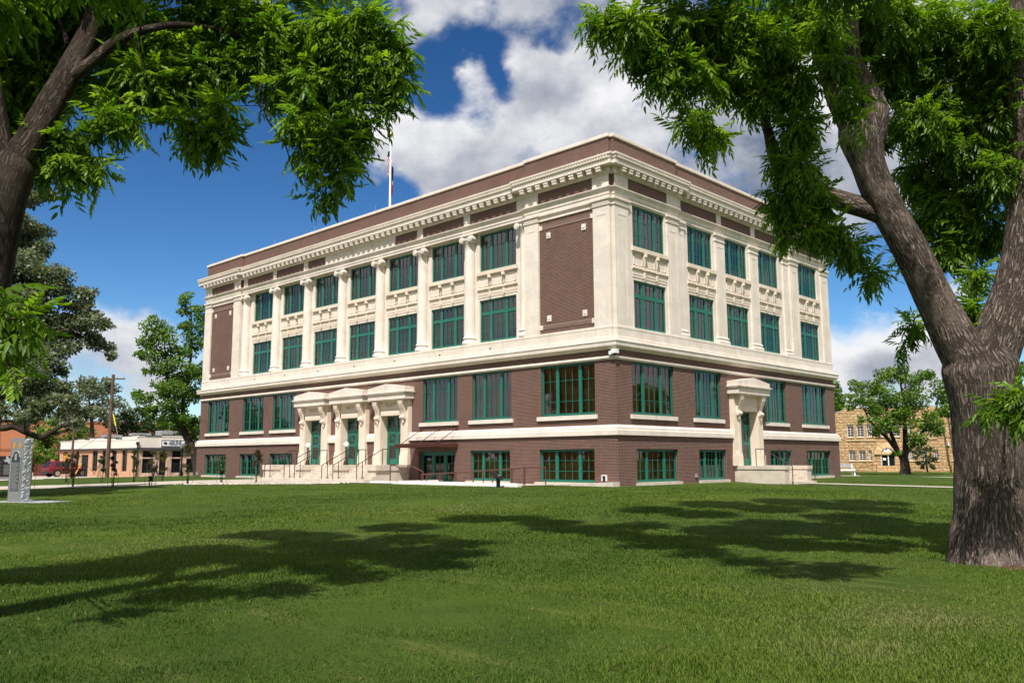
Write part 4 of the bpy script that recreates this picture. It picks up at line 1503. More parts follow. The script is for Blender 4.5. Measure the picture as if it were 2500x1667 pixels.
def flagpole():
    t = empty('flagpole', (-20.05, 2.5, 15.9), 'tall white flagpole with a gilded ball on the courthouse roof', 'flagpole')
    b = MB().cyl((-20.05, 2.5, 15.9), (-20.05, 2.5, 22.42), .085, .05, n=12)
    b.build('pole', M['white'], t)
    MB().cyl((-20.05, 2.5, 22.42), (-20.05, 2.5, 22.52), .06, .03, n=10).build('truck', M['darkmetal'], t)
    MB().sphere((-20.05, 2.5, 22.64), .145, n=12).build('ball', M['gold'], t)
    def flag(lab, z1, z0, width, side, colors, name):
        # limp cloth: folds hang round the pole
        rg = np.random.default_rng(int(z1*10))
        nu, nv = 15, 22
        V, mi = [], []
        d = Vector((_r.x, _r.y, 0)).normalized()*side
        e = Vector((d.y, -d.x, 0))
        for j in range(nv+1):
            t_ = j/nv
            for i in range(nu+1):
                s = i/nu
                w = width*s*(.55+.35*sin(2.2*t_+1)+.12*sin(9*t_))
                p = Vector((-20.05, 2.5, 0))+d*(.06+w*.9)+e*(.10*sin(s*14+t_*2)*(.4+.6*s)-.05)
                V.append((p.x, p.y, z1-(z1-z0)*t_*(1-.10*s)-.10*s))
        F = []
        for j in range(nv):
            for i in range(nu):
                k = j*(nu+1)+i
                F.append((k, k+1, k+nu+2, k+nu+1)); mi.append(colors(i/nu, j/nv))
        ms = [M['flagred'], M['flagwhite'], M['flagblue']]
        o = np_mesh(name, np.array(V), np.array(F), ms, matidx=mi, origin=(-20.05, 2.5, z1))
        tag(o, lab, 'flag', 'flags on the roof pole')
    flag('limp red and white striped flag with a blue canton, upper on the pole', 21.5, 19.7, .20, -1, lambda s, t: 2 if (t < .22 and s < .6) else (0 if int(t*9+s*3) % 2 else 1), 'flag')
    flag('limp flag dark blue above red, lower on the pole', 20.5, 18.4, .17, 1, lambda s, t: 2 if t < .5 else (1 if (s > .55 and t < .62) else 0), 'flag')
M['flagred'] = plain('red cloth', (.42, .035, .05), .9, .1)
M['flagwhite'] = plain('white cloth', (.75, .72, .72), .9, .1)
M['flagblue'] = plain('blue cloth', (.02, .03, .10), .9, .1)
flagpole()

def security_camera():
    t = empty('security_camera', (.02, -.02, 6.0), 'white security camera fixed at the brick corner below the stone cornice', 'security camera')
    b = MB()
    b.box(-.22, .02, -.20, -.002, 5.93, 6.10)
    b.build('mount', M['white'], t)
    b = MB()
    b.box(-.04, .22, -.26, .0, 5.98, 6.18)
    b.build('housing', M['white'], t)
    b = MB()
    b.lathe((.12, -.16, 0), [(.0, 5.90), (.06, 5.92), (.085, 5.98)], n=12)
    b.build('lens_dome', M['black'], t)
security_camera()

def granite_mat():
    m, n = mat('grey granite')
    tc = n.node('ShaderNodeTexCoord')
    f = n.noise(tc.outputs['Object'], 60, 3, .7)
    finish(n, n.mix(n.step(f, .3, .7), (.13, .13, .125, 1), (.24, .24, .23, 1)), .35, None, .4)
    return m
M['granite'] = granite_mat()
def rough_granite():
    m, n = mat('split granite')
    tc = n.node('ShaderNodeTexCoord')
    mp = n.node('ShaderNodeMapping', ins={'Vector': tc.outputs['Object'], 'Scale': (1, 1, .7), 'Rotation': (.6, .3, 0)})
    f = n.noise(mp.outputs[0], 7, 6, .65, .5)
    g = n.noise(tc.outputs['Object'], 50, 2, .6)
    finish(n, n.mix(n.step(g, .3, .7), (.40, .41, .41, 1), (.56, .57, .57, 1)), .9, f, .2, bdist=.12, bstr=1.0)
    return m
M['splitgranite'] = rough_granite()

M['padgrey'] = plain('blue grey concrete', (.30, .31, .34), .85, .2)
def stone_marker():
    c = onground(44, 1226)
    n1 = Vector((.415, -.91, 0)).normalized()
    ux = Vector((-n1.y, n1.x, 0))            # along the text face
    z0 = c.z
    t = empty('granite_marker', (c.x, c.y, z0), 'tall grey granite marker pillar with a metal plaque on the lawn', 'stone marker')
    ang = math.atan2(ux.y, ux.x)
    b = MB().frame('Q', c.x, c.y, z0, ang)
    w, d, h = .33, .21, 2.52
    b.box(-w, w, -d, d, 0.02, h)
    body = b.build('body', M['granite'], t)
    # split faces on the two sides
    rg = np.random.default_rng(5)
    for s in (-1, 1):
        q = MB().frame('Q', c.x, c.y, z0, ang)
        nu, nz = 6, 40
        P = [[(s*(w+.012+.035*rg.random()*(0 < i < nu)*(0 < j < nz)), -d+2*d*i/nu, .02+(h-.03)*j/nz) for i in range(nu+1)] for j in range(nz+1)]
        pts = [p for row in P for p in row]
        fs = [(j*(nu+1)+i, j*(nu+1)+i+1, (j+1)*(nu+1)+i+1, (j+1)*(nu+1)+i) for j in range(nz) for i in range(nu)]
        q.add(pts, fs)
        q.build('rough_side', M['splitgranite'], t)
    p = MB().frame('Q', c.x, c.y, z0, ang)
    pl = [(-.24, .5), (.24, .5), (.24, 1.78), (.17, 1.80), (.14, 1.92), (.06, 2.0), (-.06, 2.0), (-.14, 1.92), (-.17, 1.80), (-.24, 1.78)]
    p.prism(pl, 'o', -d-.03, -d-.001)
    pk = p.build('plaque', M['plaque'], t)
    e = MB().frame('Q', c.x, c.y, z0, ang)
    for z_ in [.56+.038*i for i in range(27)]:
        e.box(-.20, .20-(.12 if int(z_*100) % 5 == 0 else 0), -d-.037, -d-.0301, z_, z_+.014)
    e.build('raised_text', M['grey'], pk)
    e = MB().frame('Q', c.x, c.y, z0, ang)
    e.prism([(-.05, 1.66), (.05, 1.66), (.05, 1.86), (0, 1.92), (-.05, 1.86)], 'o', -d-.045, -d-.0301)
    e.build('seal', M['grey'], pk)
    fr = MB().frame('Q', c.x, c.y, z0, ang)
    for a, q in zip(pl, pl[1:]+pl[:1]):
        fr.cyl((a[0], -d-.02, a[1]), (q[0], -d-.02, q[1]), .016, n=6)
    fr.build('plaque_rim', M['grey'], pk)
    for x in (-.15, .15):
        o = MB().frame('Q', c.x, c.y, z0, ang)
        o.prism([(x+.055*cos(k*pi/5)*(1 if sin(k*pi/5) < .5 else .6), 2.24+.13*sin(k*pi/5)) for k in range(10)], 'o', -d-.014, -d-.001)
        o.build('emblem', M['orange'], t)
    pad = MB().frame('Q', c.x, c.y, z0, ang)
    pad.box(-1.1, 1.9, -.36, 1.5, -.25, .035)
    o = pad.build('concrete_pad', M['padgrey'], None, origin=(c.x, c.y, z0))
    tag(o, 'flat concrete pad under the granite marker', 'concrete pad')
M['plaque'] = plain('cast plaque', (.05, .06, .075), .4, .5, .5)
M['orange'] = plain('orange emblem', (.55, .22, .015), .5)
stone_marker()

TEXAS = [(-.22, .50), (.02, .50), (.02, .27), (.18, .22), (.33, .20), (.46, .17), (.47, -.02), (.50, -.12), (.46, -.20), (.30, -.30), (.22, -.40), (.20, -.52), (.10, -.48), (.04, -.36), (-.05, -.22), (-.14, -.20), (-.20, -.28), (-.30, -.22), (-.38, -.08), (-.50, .02), (-.22, .03)]

def memorial():
    a, b = at(-62, 1166, 92), at(30, 1166, 92)
    z0 = float(ground(b.x, b.y))
    ang = math.atan2(b.y-a.y, b.x-a.x)
    L = math.hypot(b.x-a.x, b.y-a.y)
    t = empty('memorial_wall', (b.x, b.y, z0), 'black granite memorial slab with engraved columns of names at the left edge', 'memorial')
    m = MB().frame('Q', a.x, a.y, z0, ang)
    m.box(0, L, -.12, .12, .25, 2.15)
    s = m.build('slab', M['blackstone'], t)
    m = MB().frame('Q', a.x, a.y, z0, ang)
    m.box(-.1, L+.1, -.3, .3, -.2, .249)
    m.build('base', M['granite'], t)
    m = MB().frame('Q', a.x, a.y, z0, ang)
    m.prism([(L-.45+.75*x, 1.78+.7*y) for x, y in TEXAS], 'o', -.135, -.1201)
    m.build('state_emblem', M['grey'], s)
    m = MB().frame('Q', a.x, a.y, z0, ang)
    for c0, top in ((L-.75, 1.32), (L-1.6, 1.62), (L-2.5, 1.62), (L-3.4, 1.62)):
        for i in range(int((top-.4)/.11)):
            m.box(c0, c0+.62-.1*(i % 3), -.128, -.1201, top-.11*i-.05, top-.11*i)
    for i in range(10):
        m.box(L-1.1-.25*i-.16, L-1.1-.25*i, -.128, -.1201, 1.82, 1.98)
    m.build('engraved_text', M['granite'], s)
M['blackstone'] = plain('black granite', (.018, .018, .02), .2, .5)
memorial()

def plaque_stand():
    c = onground(1217, 1189.5)
    t = empty('plaque_stand', tuple(c), 'black metal reading stand on the lawn before the ramp, seen from behind', 'plaque stand')
    d = Vector((_r.x, _r.y, 0)).normalized()
    ang = math.atan2(d.y, d.x)
    b = MB().frame('Q', c.x, c.y, c.z, ang)
    b.prism([(-.10, -.05), (.08, -.05), (.08, .42), (.12, .52), (-.02, .60), (-.16, .46), (-.10, .36)], 'o', -.05, .05)
    b.build('post', M['black'], t)
    b = MB().frame('Q', c.x, c.y, c.z, ang)
    b.prism([(-.46, .72), (-.44, .755), (.06, .60), (.20, .47), (.20, .32), (.10, .34), (-.16, .46)], 'o', -.30, .30)
    b.build('panel', M['black'], t)
    b = MB().frame('Q', c.x, c.y, c.z, ang)
    b.box(-.02, .10, -.306, -.301, .52, .55)
    b.build('panel_edge', M['grey'], t)
plaque_stand()
# ------------------------------------------------------------------ trees
def compound_leaf(rg, pairs=6, L=.34, droop=.5):
    """one pinnate leaf: drooping stalk along +X with paired, pointed, folded leaflets; returns V (k,3), F (m,3)"""
    V, F = [], []
    def leaflet(p, d, up, ln, w):
        s = d.cross(up).normalized()
        k = len(V)
        cv = s*ln*.07
        m1, m2 = p+d*ln*.28-up*ln*.01, p+d*ln*.66-up*ln*.07+cv
        tip = p+d*ln-up*ln*.2+cv*2.2
        V.extend([p, m1+s*w*.9+up*w*.3, m2+s*w*.75+up*w*.2, tip, m2-s*w*.75+up*w*.2, m1-s*w*.9+up*w*.3, m1, m2])
        F.extend([(k, k+6, k+1), (k+1, k+6, k+7), (k+1, k+7, k+2), (k+2, k+7, k+3), (k, k+5, k+6), (k+5, k+7, k+6), (k+5, k+4, k+7), (k+4, k+3, k+7)])
    for i in range(pairs):
        t = .22+.78*i/(pairs-.3)
        p = Vector((L*t, 0, -droop*L*t*t*.55))
        ln = L*(.26+.14*sin(pi*min(1, t)))*rg.uniform(.85, 1.15)
        for s in (-1, 1):
            a = R(58-22*t)+rg.normal(0, .15)
            d = Vector((cos(a), s*sin(a), -.35*droop-rg.uniform(.1, .55))).normalized()
            leaflet(p, d, Vector((-.2, 0, 1)).normalized(), ln, ln*.165)
    p = Vector((L, 0, -droop*L*.55))
    leaflet(p, Vector((1, rg.normal(0, .2), -.7)).normalized(), Vector((.3, 0, 1)).normalized(), L*.34, L*.06)
    return np.array([tuple(v) for v in V]), np.array(F)

def basis(d, up):
    """rows of unit vectors d, rough up -> rotation matrices (n,3,3) whose columns are X=d, Y, Z"""
    d = d/np.linalg.norm(d, axis=1, keepdims=True)
    y = np.cross(up, d)
    y /= np.linalg.norm(y, axis=1, keepdims=True)+1e-9
    z = np.cross(d, y)
    return np.stack([d, y, z], -1)

def pecan_crown(clumps, seed, per=270, L=.30, wood=None, wood_mat=None):
    """clumps: (centre Vector, radius m, density). Leaves in whorled tufts on fine twigs through each clump."""
    rg = np.random.default_rng(seed)
    T = [compound_leaf(rg, rg.integers(4, 7), L*rg.uniform(.85, 1.15), rg.uniform(.5, 1.5)) for _ in range(7)]
    VV, FF, TT, base = [], [], [], 0
    TV, TF, tb = [], [], 0
    for c, rad, dens in clumps:
        c = np.array(c)
        ntuft = max(3, int(per*dens*(rad/.5)**2/4.6))
        u = rg.normal(0, 1, (ntuft, 3)); u /= np.linalg.norm(u, axis=1, keepdims=True)
        rr = max(.06, rad-.10)*rg.uniform(.18, 1.0, ntuft)**.5
        P = c+u*rr[:, None]*np.array([1, 1, .85])
        light = rg.normal(0, .12)
        for q in range(ntuft):
            out = u[q]*.8+np.array([0, 0, -.15])+rg.normal(0, .35, 3)
            out /= np.linalg.norm(out)
            # twig from inside the clump to the tuft
            a = P[q]-out*min(.5, rad*.8)
            w = .0045
            sd = np.cross(out, [0, 0, 1.0]); sd /= np.linalg.norm(sd)+1e-9
            tv = np.array([a+sd*w, a-sd*w, P[q]-sd*w*.4, P[q]+sd*w*.4, a+np.array([0, 0, w*1.6]), P[q]+np.array([0, 0, w*.6])])
            TV.append(tv); TF.append(np.array([(0, 1, 2, 3), (0, 4, 5, 3), (1, 4, 5, 2)])+tb); tb += 6
            k = rg.integers(3, 6)
            for j in range(k):
                th = 2*pi*j/k+rg.uniform(0, 1)
                s2 = np.cross(out, sd)
                d = out*rg.uniform(.2, .8)+sd*cos(th)+s2*sin(th)+np.array([0, 0, -.25])
                tv, tf = T[rg.integers(0, len(T))]
                B = basis(d[None], np.array([[0, 0, 1.0]])+rg.normal(0, .25, (1, 3)))[0]
                sc = rg.uniform(.8, 1.15)
                VV.append(P[q]-out*rg.uniform(0, .16)+(tv*sc)@B.T)
                FF.append(tf+base); base += len(tv)
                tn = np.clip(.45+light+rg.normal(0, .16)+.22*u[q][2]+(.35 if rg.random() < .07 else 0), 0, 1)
                TT.append(np.clip(tn+rg.normal(0, .05, len(tv)), 0, 1))
    V, F, A = np.concatenate(VV), np.concatenate(FF), np.concatenate(TT)
    return V, F, A, np.concatenate(TV), np.concatenate(TF)

def near_tree(name, label, origin, clumps_px, limbs, seed, bark='bark', slim=1.0, per=270, L=.30, rough=.05):
    t = empty(name, origin, label, 'tree', 'pecan trees framing the lawn')
    wood = Wood()
    knots = []
    for i, (pts, rad, kw) in enumerate(limbs):
        path = [Vector(origin)+Vector((0, 0, -.55)) if p == 'base' else at(*p) for p in pts]
        rad = [q*(slim if i else 1.0) for q in rad]
        wood.limb(path, rad, seed=seed+i, rough=rough*(1 if i < 3 else .7), **kw)
        for a, b, ra in zip(path[:-1], path[1:], rad):
            for k in range(4):
                knots.append((a.lerp(b, k/4), ra))
    cl = []
    rg = np.random.default_rng(seed)
    for c in clumps_px:
        px, py, rp, dist = c[:4]
        cl.append((at(px, py, dist), rp*dist/FPX, c[4] if len(c) > 4 else 1.0))
    for c, rad, dn in cl:
        k = min(knots, key=lambda q: (q[0]-c).length+.0*q[1])
        a = k[0]
        L0 = (a-c).length
        if L0 < .15: continue
        mid = a.lerp(c, .5)+Vector((rg.normal(0, .10), rg.normal(0, .10), .10*L0))*min(1, L0)
        r0 = min(k[1]*.5, .012+.010*L0)
        wood.limb([a, mid, c, c+(c-mid).normalized()*rad*.5], [r0, r0*.7, r0*.42, .004], n=6, seg=4, seed=int(rg.integers(1e6)))
        knots.append((mid, r0*.7)); knots.append((c, r0*.4))
    V, F, A, TV, TF = pecan_crown(cl, seed, per, L)
    trunk = wood.build('trunk', M[bark], t)
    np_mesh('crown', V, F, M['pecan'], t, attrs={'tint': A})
    np_mesh('twigs', TV, TF, M['barkdark'], t)
    return t

RT = [(1470, 40, 50, 11.5), (1450, 70, 25, 11.4), (1540, 55, 65, 11.5), (1560, 125, 55, 12), (1620, 55, 85, 12), (1625, 155, 60, 12), (1600, 195, 32, 12), (1700, 75, 95, 12.5), (1690, 175, 58, 12.2), (1660, 215, 34, 12),
      (1780, 55, 95, 12.8), (1785, 160, 80, 12.8), (1755, 205, 40, 12.6), (1860, 115, 95, 13), (1850, 230, 62, 13), (1708, 300, 40, 12), (1748, 322, 32, 12.2), (1690, 268, 30, 12.1), (1668, 305, 20, 12), (1722, 350, 18, 12),
      (1920, 55, 90, 14), (1930, 195, 85, 13.2), (1945, 310, 66, 13.2), (1908, 395, 44, 13.5), (1955, 410, 55, 13.2), (1925, 505, 52, 13.5), (1985, 560, 50, 13.8), (1985, 480, 62, 14), (2040, 560, 45, 14), (1895, 465, 26, 13.4), (1915, 570, 30, 13.5),
      (2085, 610, 40, 14.5), (2125, 665, 34, 14.6), (2060, 600, 26, 14.2),
      (2060, 90, 85, 15.5), (2160, 55, 100, 15.5), (2200, 175, 85, 16), (2280, 75, 105, 16, .8), (2245, 290, 80, 16, .8), (2335, 210, 100, 16.5, .75), (2420, 95, 105, 16, .9), (2450, 255, 90, 16.5), (2355, 350, 95, 16.5, .9), (2260, 425, 75, 17),
      (2440, 420, 80, 16.5), (2330, 500, 80, 17), (2235, 545, 50, 17, .8), (2400, 555, 66, 17), (2325, 605, 55, 17), (2215, 625, 26, 17), (2270, 650, 30, 17), (2385, 670, 36, 16.5), (2372, 750, 36, 16.4), (2395, 815, 26, 16.2),
      (2228, 795, 30, 16.3), (2205, 840, 18, 16.3), (2140, 330, 30, 16.5, .7), (2050, 150, 42, 12.8), (2072, 240, 38, 12.8), (2020, 60, 60, 13), (2085, 300, 18, 12.8),
      (2455, 975, 34, 14.4, .8), (2488, 955, 34, 14.3, .9), (2490, 1030, 24, 14.4, .7), (2425, 985, 16, 14.3, .6), (2500, 990, 34, 14.3), (2400, 1003, 10, 14.3, .6),
      # the part of the crown above and beside the picture
      (1600, -130, 130, 12, .6), (1830, -150, 150, 13, .6), (2080, -140, 150, 14, .6), (2500, 150, 60, 17.5), (2500, 330, 60, 17.5), (2490, 45, 60, 17), (1750, -380, 170, 12.5, .6), (2050, -400, 180, 13.5, .6), (2280, -380, 170, 15.5, .6), (1950, -650, 190, 13, .6), (2250, -650, 190, 15, .6), (1500, -280, 130, 11.5, .6), (1250, -360, 130, 12.5, .9), (1390, -330, 120, 12, .9), (1150, -520, 140, 13, .9), (1650, -330, 150, 11.2, .9), (2000, -330, 160, 11, .8), (2250, -330, 160, 11.4, .7),
      (1700, -720, 170, 14, .6), (1960, -900, 170, 15, .6), (2200, -900, 170, 16.5, .6), (1480, -520, 150, 12.5, .6), (2330, -700, 150, 17, .6), (1330, -420, 100, 12.5, .5), (2050, -150, 190, 8.8, .5), (1880, -140, 150, 9.6, .5), (2190, -190, 150, 9.3, .5), (1700, -200, 130, 10, .5),
      (2350, -950, 150, 18, .6), (2050, -1150, 190, 16, .6), (1750, -1050, 190, 15, .6), (1500, -900, 170, 14, .6)]
r_base = onground(2424, 1374)
near_tree('pecan_tree', 'large pecan tree with a forked furrowed trunk rising at the right edge of the lawn', tuple(r_base), RT, [
    (['base', (2422, 1330, 15.9), (2420, 1250, 15.9), (2415, 1130, 15.9), (2408, 1000, 15.85), (2390, 900, 15.8), (2378, 850, 15.7)], [.80, .61, .535, .515, .525, .56, .42], dict(n=44, seg=8)),
    ([(2400, 960, 15.8), (2345, 850, 15.7), (2285, 735, 15.5), (2228, 620, 15.3), (2160, 500, 15.1), (2122, 410, 14.9), (2102, 330, 14.8), (2098, 285, 14.8)], [.45, .40, .335, .32, .305, .30, .40, .36], dict(n=36, seg=7)),
    ([(2400, 950, 15.9), (2440, 820, 16.0), (2478, 700, 16.2), (2502, 580, 16.3), (2508, 430, 16.4), (2492, 230, 16.2), (2474, 60, 16.0), (2440, -120, 15.8), (2380, -420, 15)], [.44, .42, .37, .34, .32, .28, .24, .18, .08], dict(n=30, seg=6)),
    ([(2102, 330, 14.8), (2052, 255, 14.6), (2018, 150, 14.4), (1978, 50, 14.2), (1940, -40, 14), (1830, -250, 13.4), (1780, -450, 13)], [.30, .215, .20, .18, .16, .11, .05], dict(n=22, seg=6)),
    ([(2118, 340, 14.8), (2136, 280, 14.8), (2112, 215, 14.7), (2082, 150, 14.6), (2074, 60, 14.5), (2072, -40, 14.4), (2120, -350, 14), (2150, -650, 13.8)], [.30, .26, .22, .17, .165, .16, .10, .04], dict(n=22, seg=6)),
    ([(2190, 548, 15.15), (2140, 518, 15.1), (2085, 500, 15.0), (2030, 482, 14.8), (1975, 462, 14.5), (1930, 435, 14.1), (1893, 385, 13.7), (1872, 310, 13.3), (1840, 230, 13), (1740, 140, 12.5), (1600, 80, 12)], [.16, .20, .195, .185, .175, .16, .12, .085, .07, .045, .02], dict(n=18, seg=5)),
    ([(2505, 455, 16.4), (2450, 428, 16.3), (2395, 418, 16.4), (2330, 400, 16.5), (2250, 390, 16.6)], [.10, .085, .07, .05, .02], dict(n=10, seg=4)),
    ([(1978, 50, 14.2), (1900, 80, 13.6), (1830, 100, 13.1)], [.10, .06, .03], dict(n=10, seg=4)),
    ([(2450, 1010, 15.5), (2470, 990, 15.0), (2478, 965, 14.5)], [.03, .02, .012], dict(n=6, seg=3)),
], 41, 'bark', .87)

LT = [(880, 45, 62, 11), (945, 75, 52, 11), (980, 125, 38, 11), (975, 205, 34, 11), (940, 175, 64, 11), (938, 250, 34, 11), (860, 145, 85, 11), (880, 300, 44, 11), (845, 260, 66, 11), (893, 345, 20, 11), (780, 75, 100, 11), (760, 195, 88, 11),
      (798, 325, 58, 10.8), (738, 285, 55, 10.8), (838, 365, 36, 10.8), (868, 398, 20, 10.8), (828, 420, 30, 10.8), (812, 455, 20, 10.8), (790, 480, 17, 10.8), (735, 360, 32, 10.8), (770, 400, 30, 10.8), (680, 115, 95, 11.2), (672, 215, 42, 11),
      (600, 55, 100, 11.2), (585, 160, 66, 11.2), (548, 262, 44, 10.8), (515, 318, 38, 10.8), (478, 345, 30, 10.8), (455, 285, 44, 10.8), (540, 345, 18, 10.8), (500, 180, 88, 11.2), (510, 65, 100, 11.4), (420, 115, 100, 11.4), (400, 210, 72, 11.2),
      (335, 190, 75, 11), (300, 265, 50, 10.8), (245, 290, 42, 10.6), (330, 315, 22, 10.6), (150, 385, 45, 10.6), (215, 395, 34, 10.6), (115, 345, 46, 10.6), (175, 325, 40, 10.6), (170, 430, 16, 10.6), (95, 385, 18, 10.6), (238, 415, 14, 10.6),
      (330, 75, 100, 11.4), (230, 55, 100, 11.6), (130, 55, 105, 11.8), (60, 170, 95, 11.8), (40, 55, 100, 11.8), (120, 210, 66, 11.9), (30, 300, 55, 11.8), (90, 262, 55, 11.9), (250, 200, 60, 11.8, .7),
      (20, 765, 34, 9, .8), (55, 790, 26, 9, .8), (15, 840, 30, 9, .8), (70, 770, 14, 9, .8), (20, 890, 16, 9, .8), (5, 720, 20, 9, .7),
      (480, -130, 160, 11, .6), (760, -120, 140, 11, .6), (200, -130, 160, 11, .6), (-130, 0, 180, 11.5, .6), (-140, 240, 140, 11.5, .6), (-330, 100, 190, 11.5, .6), (0, -360, 190, 11, .6), (480, -370, 190, 11.3, .6), (-200, -280, 220, 11.5, .6),
      (-480, -100, 210, 11.5, .6), (850, -330, 140, 11, .6), (250, -620, 200, 11, .6), (620, -600, 180, 11.2, .6), (-640, 150, 190, 12, .6), (-350, 350, 150, 12, .6),
      (500, -200, 170, 8.4, .55), (210, -150, 170, 8.1, .55), (760, -260, 160, 8.9, .55), (-100, -80, 190, 8.6, .55), (360, -400, 170, 8.9, .55), (540, -900, 190, 12.2, .6), (200, -820, 190, 11.8, .6), (830, -880, 180, 13, .6), (1010, -640, 150, 13.5, .6), (-200, -700, 200, 11.5, .6), (0, -1000, 190, 12.5, .6), (1150, -420, 90, 12.5, .5)]
l_base = onground(-115, 1500)
near_tree('pecan_tree', 'leaning pecan tree with a dark forked limb at the left edge of the picture', tuple(l_base), LT, [
    (['base', (-100, 1250, 10.8), (-70, 900, 10.7), (-30, 640, 10.6), (0, 500, 10.5), (20, 420, 10.5), (30, 385, 10.5)], [.42, .33, .28, .26, .25, .26, .20], dict(n=32, seg=7)),
    ([(15, 430, 10.5), (70, 350, 10.5), (125, 255, 10.6), (178, 160, 10.7), (222, 70, 10.8), (250, -20, 10.9), (330, -220, 11), (420, -420, 11.2)], [.22, .20, .19, .165, .15, .13, .08, .03], dict(n=26, seg=7)),
    ([(160, 196, 10.6), (192, 176, 10.6), (228, 148, 10.6), (275, 108, 10.6), (325, 82, 10.6), (380, 68, 10.7), (440, 62, 10.8), (540, 75, 10.9), (640, 110, 11), (760, 160, 11), (860, 180, 11)], [.07, .095, .085, .08, .07, .06, .052, .045, .036, .026, .012], dict(n=14, seg=5)),
    ([(15, 420, 10.5), (-5, 330, 10.6), (-20, 220, 10.7), (-60, 60, 10.9), (-130, -150, 11.2), (-250, -400, 11.5)], [.19, .16, .14, .12, .09, .04], dict(n=18, seg=5)),
    ([(165, 110, 11.0), (150, 60, 11.1), (118, 5, 11.2), (60, -80, 11.3)], [.04, .035, .03, .02], dict(n=8, seg=4)),
    ([(605, 165, 11), (640, 230, 10.9), (652, 290, 10.85), (690, 340, 10.8), (705, 380, 10.8), (716, 410, 10.8), (745, 455, 10.8), (790, 470, 10.8)], [.022, .018, .016, .013, .010, .009, .008, .006], dict(n=7, seg=4)),
    ([(335, 90, 10.6), (345, 150, 10.6), (360, 190, 10.6)], [.022, .014, .008], dict(n=6, seg=4)),
    ([(-60, 800, 10.6), (-30, 780, 9.8), (10, 775, 9.0), (60, 785, 9.0)], [.035, .022, .012, .005], dict(n=6, seg=4)),
    ([(-55, 850, 10.6), (-20, 850, 9.6), (20, 880, 9.0)], [.03, .018, .006], dict(n=6, seg=4)),
], 77, 'barkdark', .78)

# ---- trees further off: leaf clusters on real limbs
def leaf_cloud(clumps, seed, n_per, size, stretch=1.7, upbias=.5):
    rg = np.random.default_rng(seed)
    P, U, Tn = [], [], []
    for c, rad, dens in clumps:
        # sub-clumps give light and dark masses
        k = max(4, int(9*dens))
        sub = rg.normal(0, 1, (k, 3)); sub /= np.linalg.norm(sub, axis=1, keepdims=True)
        sub = np.array(c)+sub*rad*rg.uniform(.35, .85, (k, 1))*np.array([1, 1, .8])
        for s in sub:
            m = max(8, int(3.6*n_per*dens*(rad**2)/k))
            u = rg.normal(0, 1, (m, 3)); u /= np.linalg.norm(u, axis=1, keepdims=True)
            r = rad*.48*rg.uniform(.1, 1, (m, 1))**.45
            P.append(s+u*r*np.array([1, 1, .75])); U.append(u)
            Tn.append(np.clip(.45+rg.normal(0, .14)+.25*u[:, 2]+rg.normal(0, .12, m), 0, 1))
    P, U, Tn = np.concatenate(P), np.concatenate(U), np.concatenate(Tn)
    n = len(P)
    d = U+rg.normal(0, .7, (n, 3))
    up = np.array([0, 0, upbias])+rg.normal(0, .6, (n, 3))
    B = basis(d, up)
    s = size*rg.uniform(.6, 1.3, n)
    q = np.array([(-.5, 0, 0), (.05, .5/stretch, .06), (.55, 0, -.1), (.05, -.5/stretch, .06)])
    V = P[:, None, :]+np.einsum('nij,kj->nki', B, q)*s[:, None, None]
    return V.reshape(-1, 3), np.arange(4*n).reshape(-1, 4), np.repeat(Tn, 4)

def far_tree(name, label, base, clumps, limbs, m, seed, n_per, size, group='trees beyond the lawn', bark='barkdark', trunk_r=.3, cat='tree'):
    """base: point on the ground; clumps: (px,py,rpx,dist[,density]); limbs: pixel paths ('base' allowed)"""
    t = empty(name, tuple(base), label, cat, group)
    rg = np.random.default_rng(seed)
    cl = [(at(c[0], c[1], c[3]), c[2]*c[3]/FPX, c[4] if len(c) > 4 else 1.0) for c in clumps]
    w = Wood(); knots = []
    for i, (pts, rad) in enumerate(limbs):
        path = [Vector(base)-Vector((0, 0, .15)) if p == 'base' else at(*p) for p in pts]
        w.limb(path, rad, n=10, seg=5, rough=.04, seed=seed+i)
        for a, b, ra in zip(path[:-1], path[1:], rad):
            knots += [(a.lerp(b, k/3), ra) for k in range(4)]
    for c, rad, dn in cl:
        a, ra = min(knots, key=lambda q: (q[0]-c).length+(1.5 if q[0].z > c.z else 0))
        L0 = (a-c).length
        if L0 < .3: continue
        mid = a.lerp(c, .5)+Vector((rg.normal(0, .15), rg.normal(0, .15), .06*L0))
        r0 = min(ra*.6, .02+.012*L0)
        w.limb([a, mid, c], [r0, r0*.7, .012], n=6, seg=3, seed=int(rg.integers(1e6)))
        knots.append((mid, r0*.7))
    w.build('trunk', M[bark], t)
    V, F, A = leaf_cloud(cl, seed, n_per, size)
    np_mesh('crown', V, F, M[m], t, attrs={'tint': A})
    return t

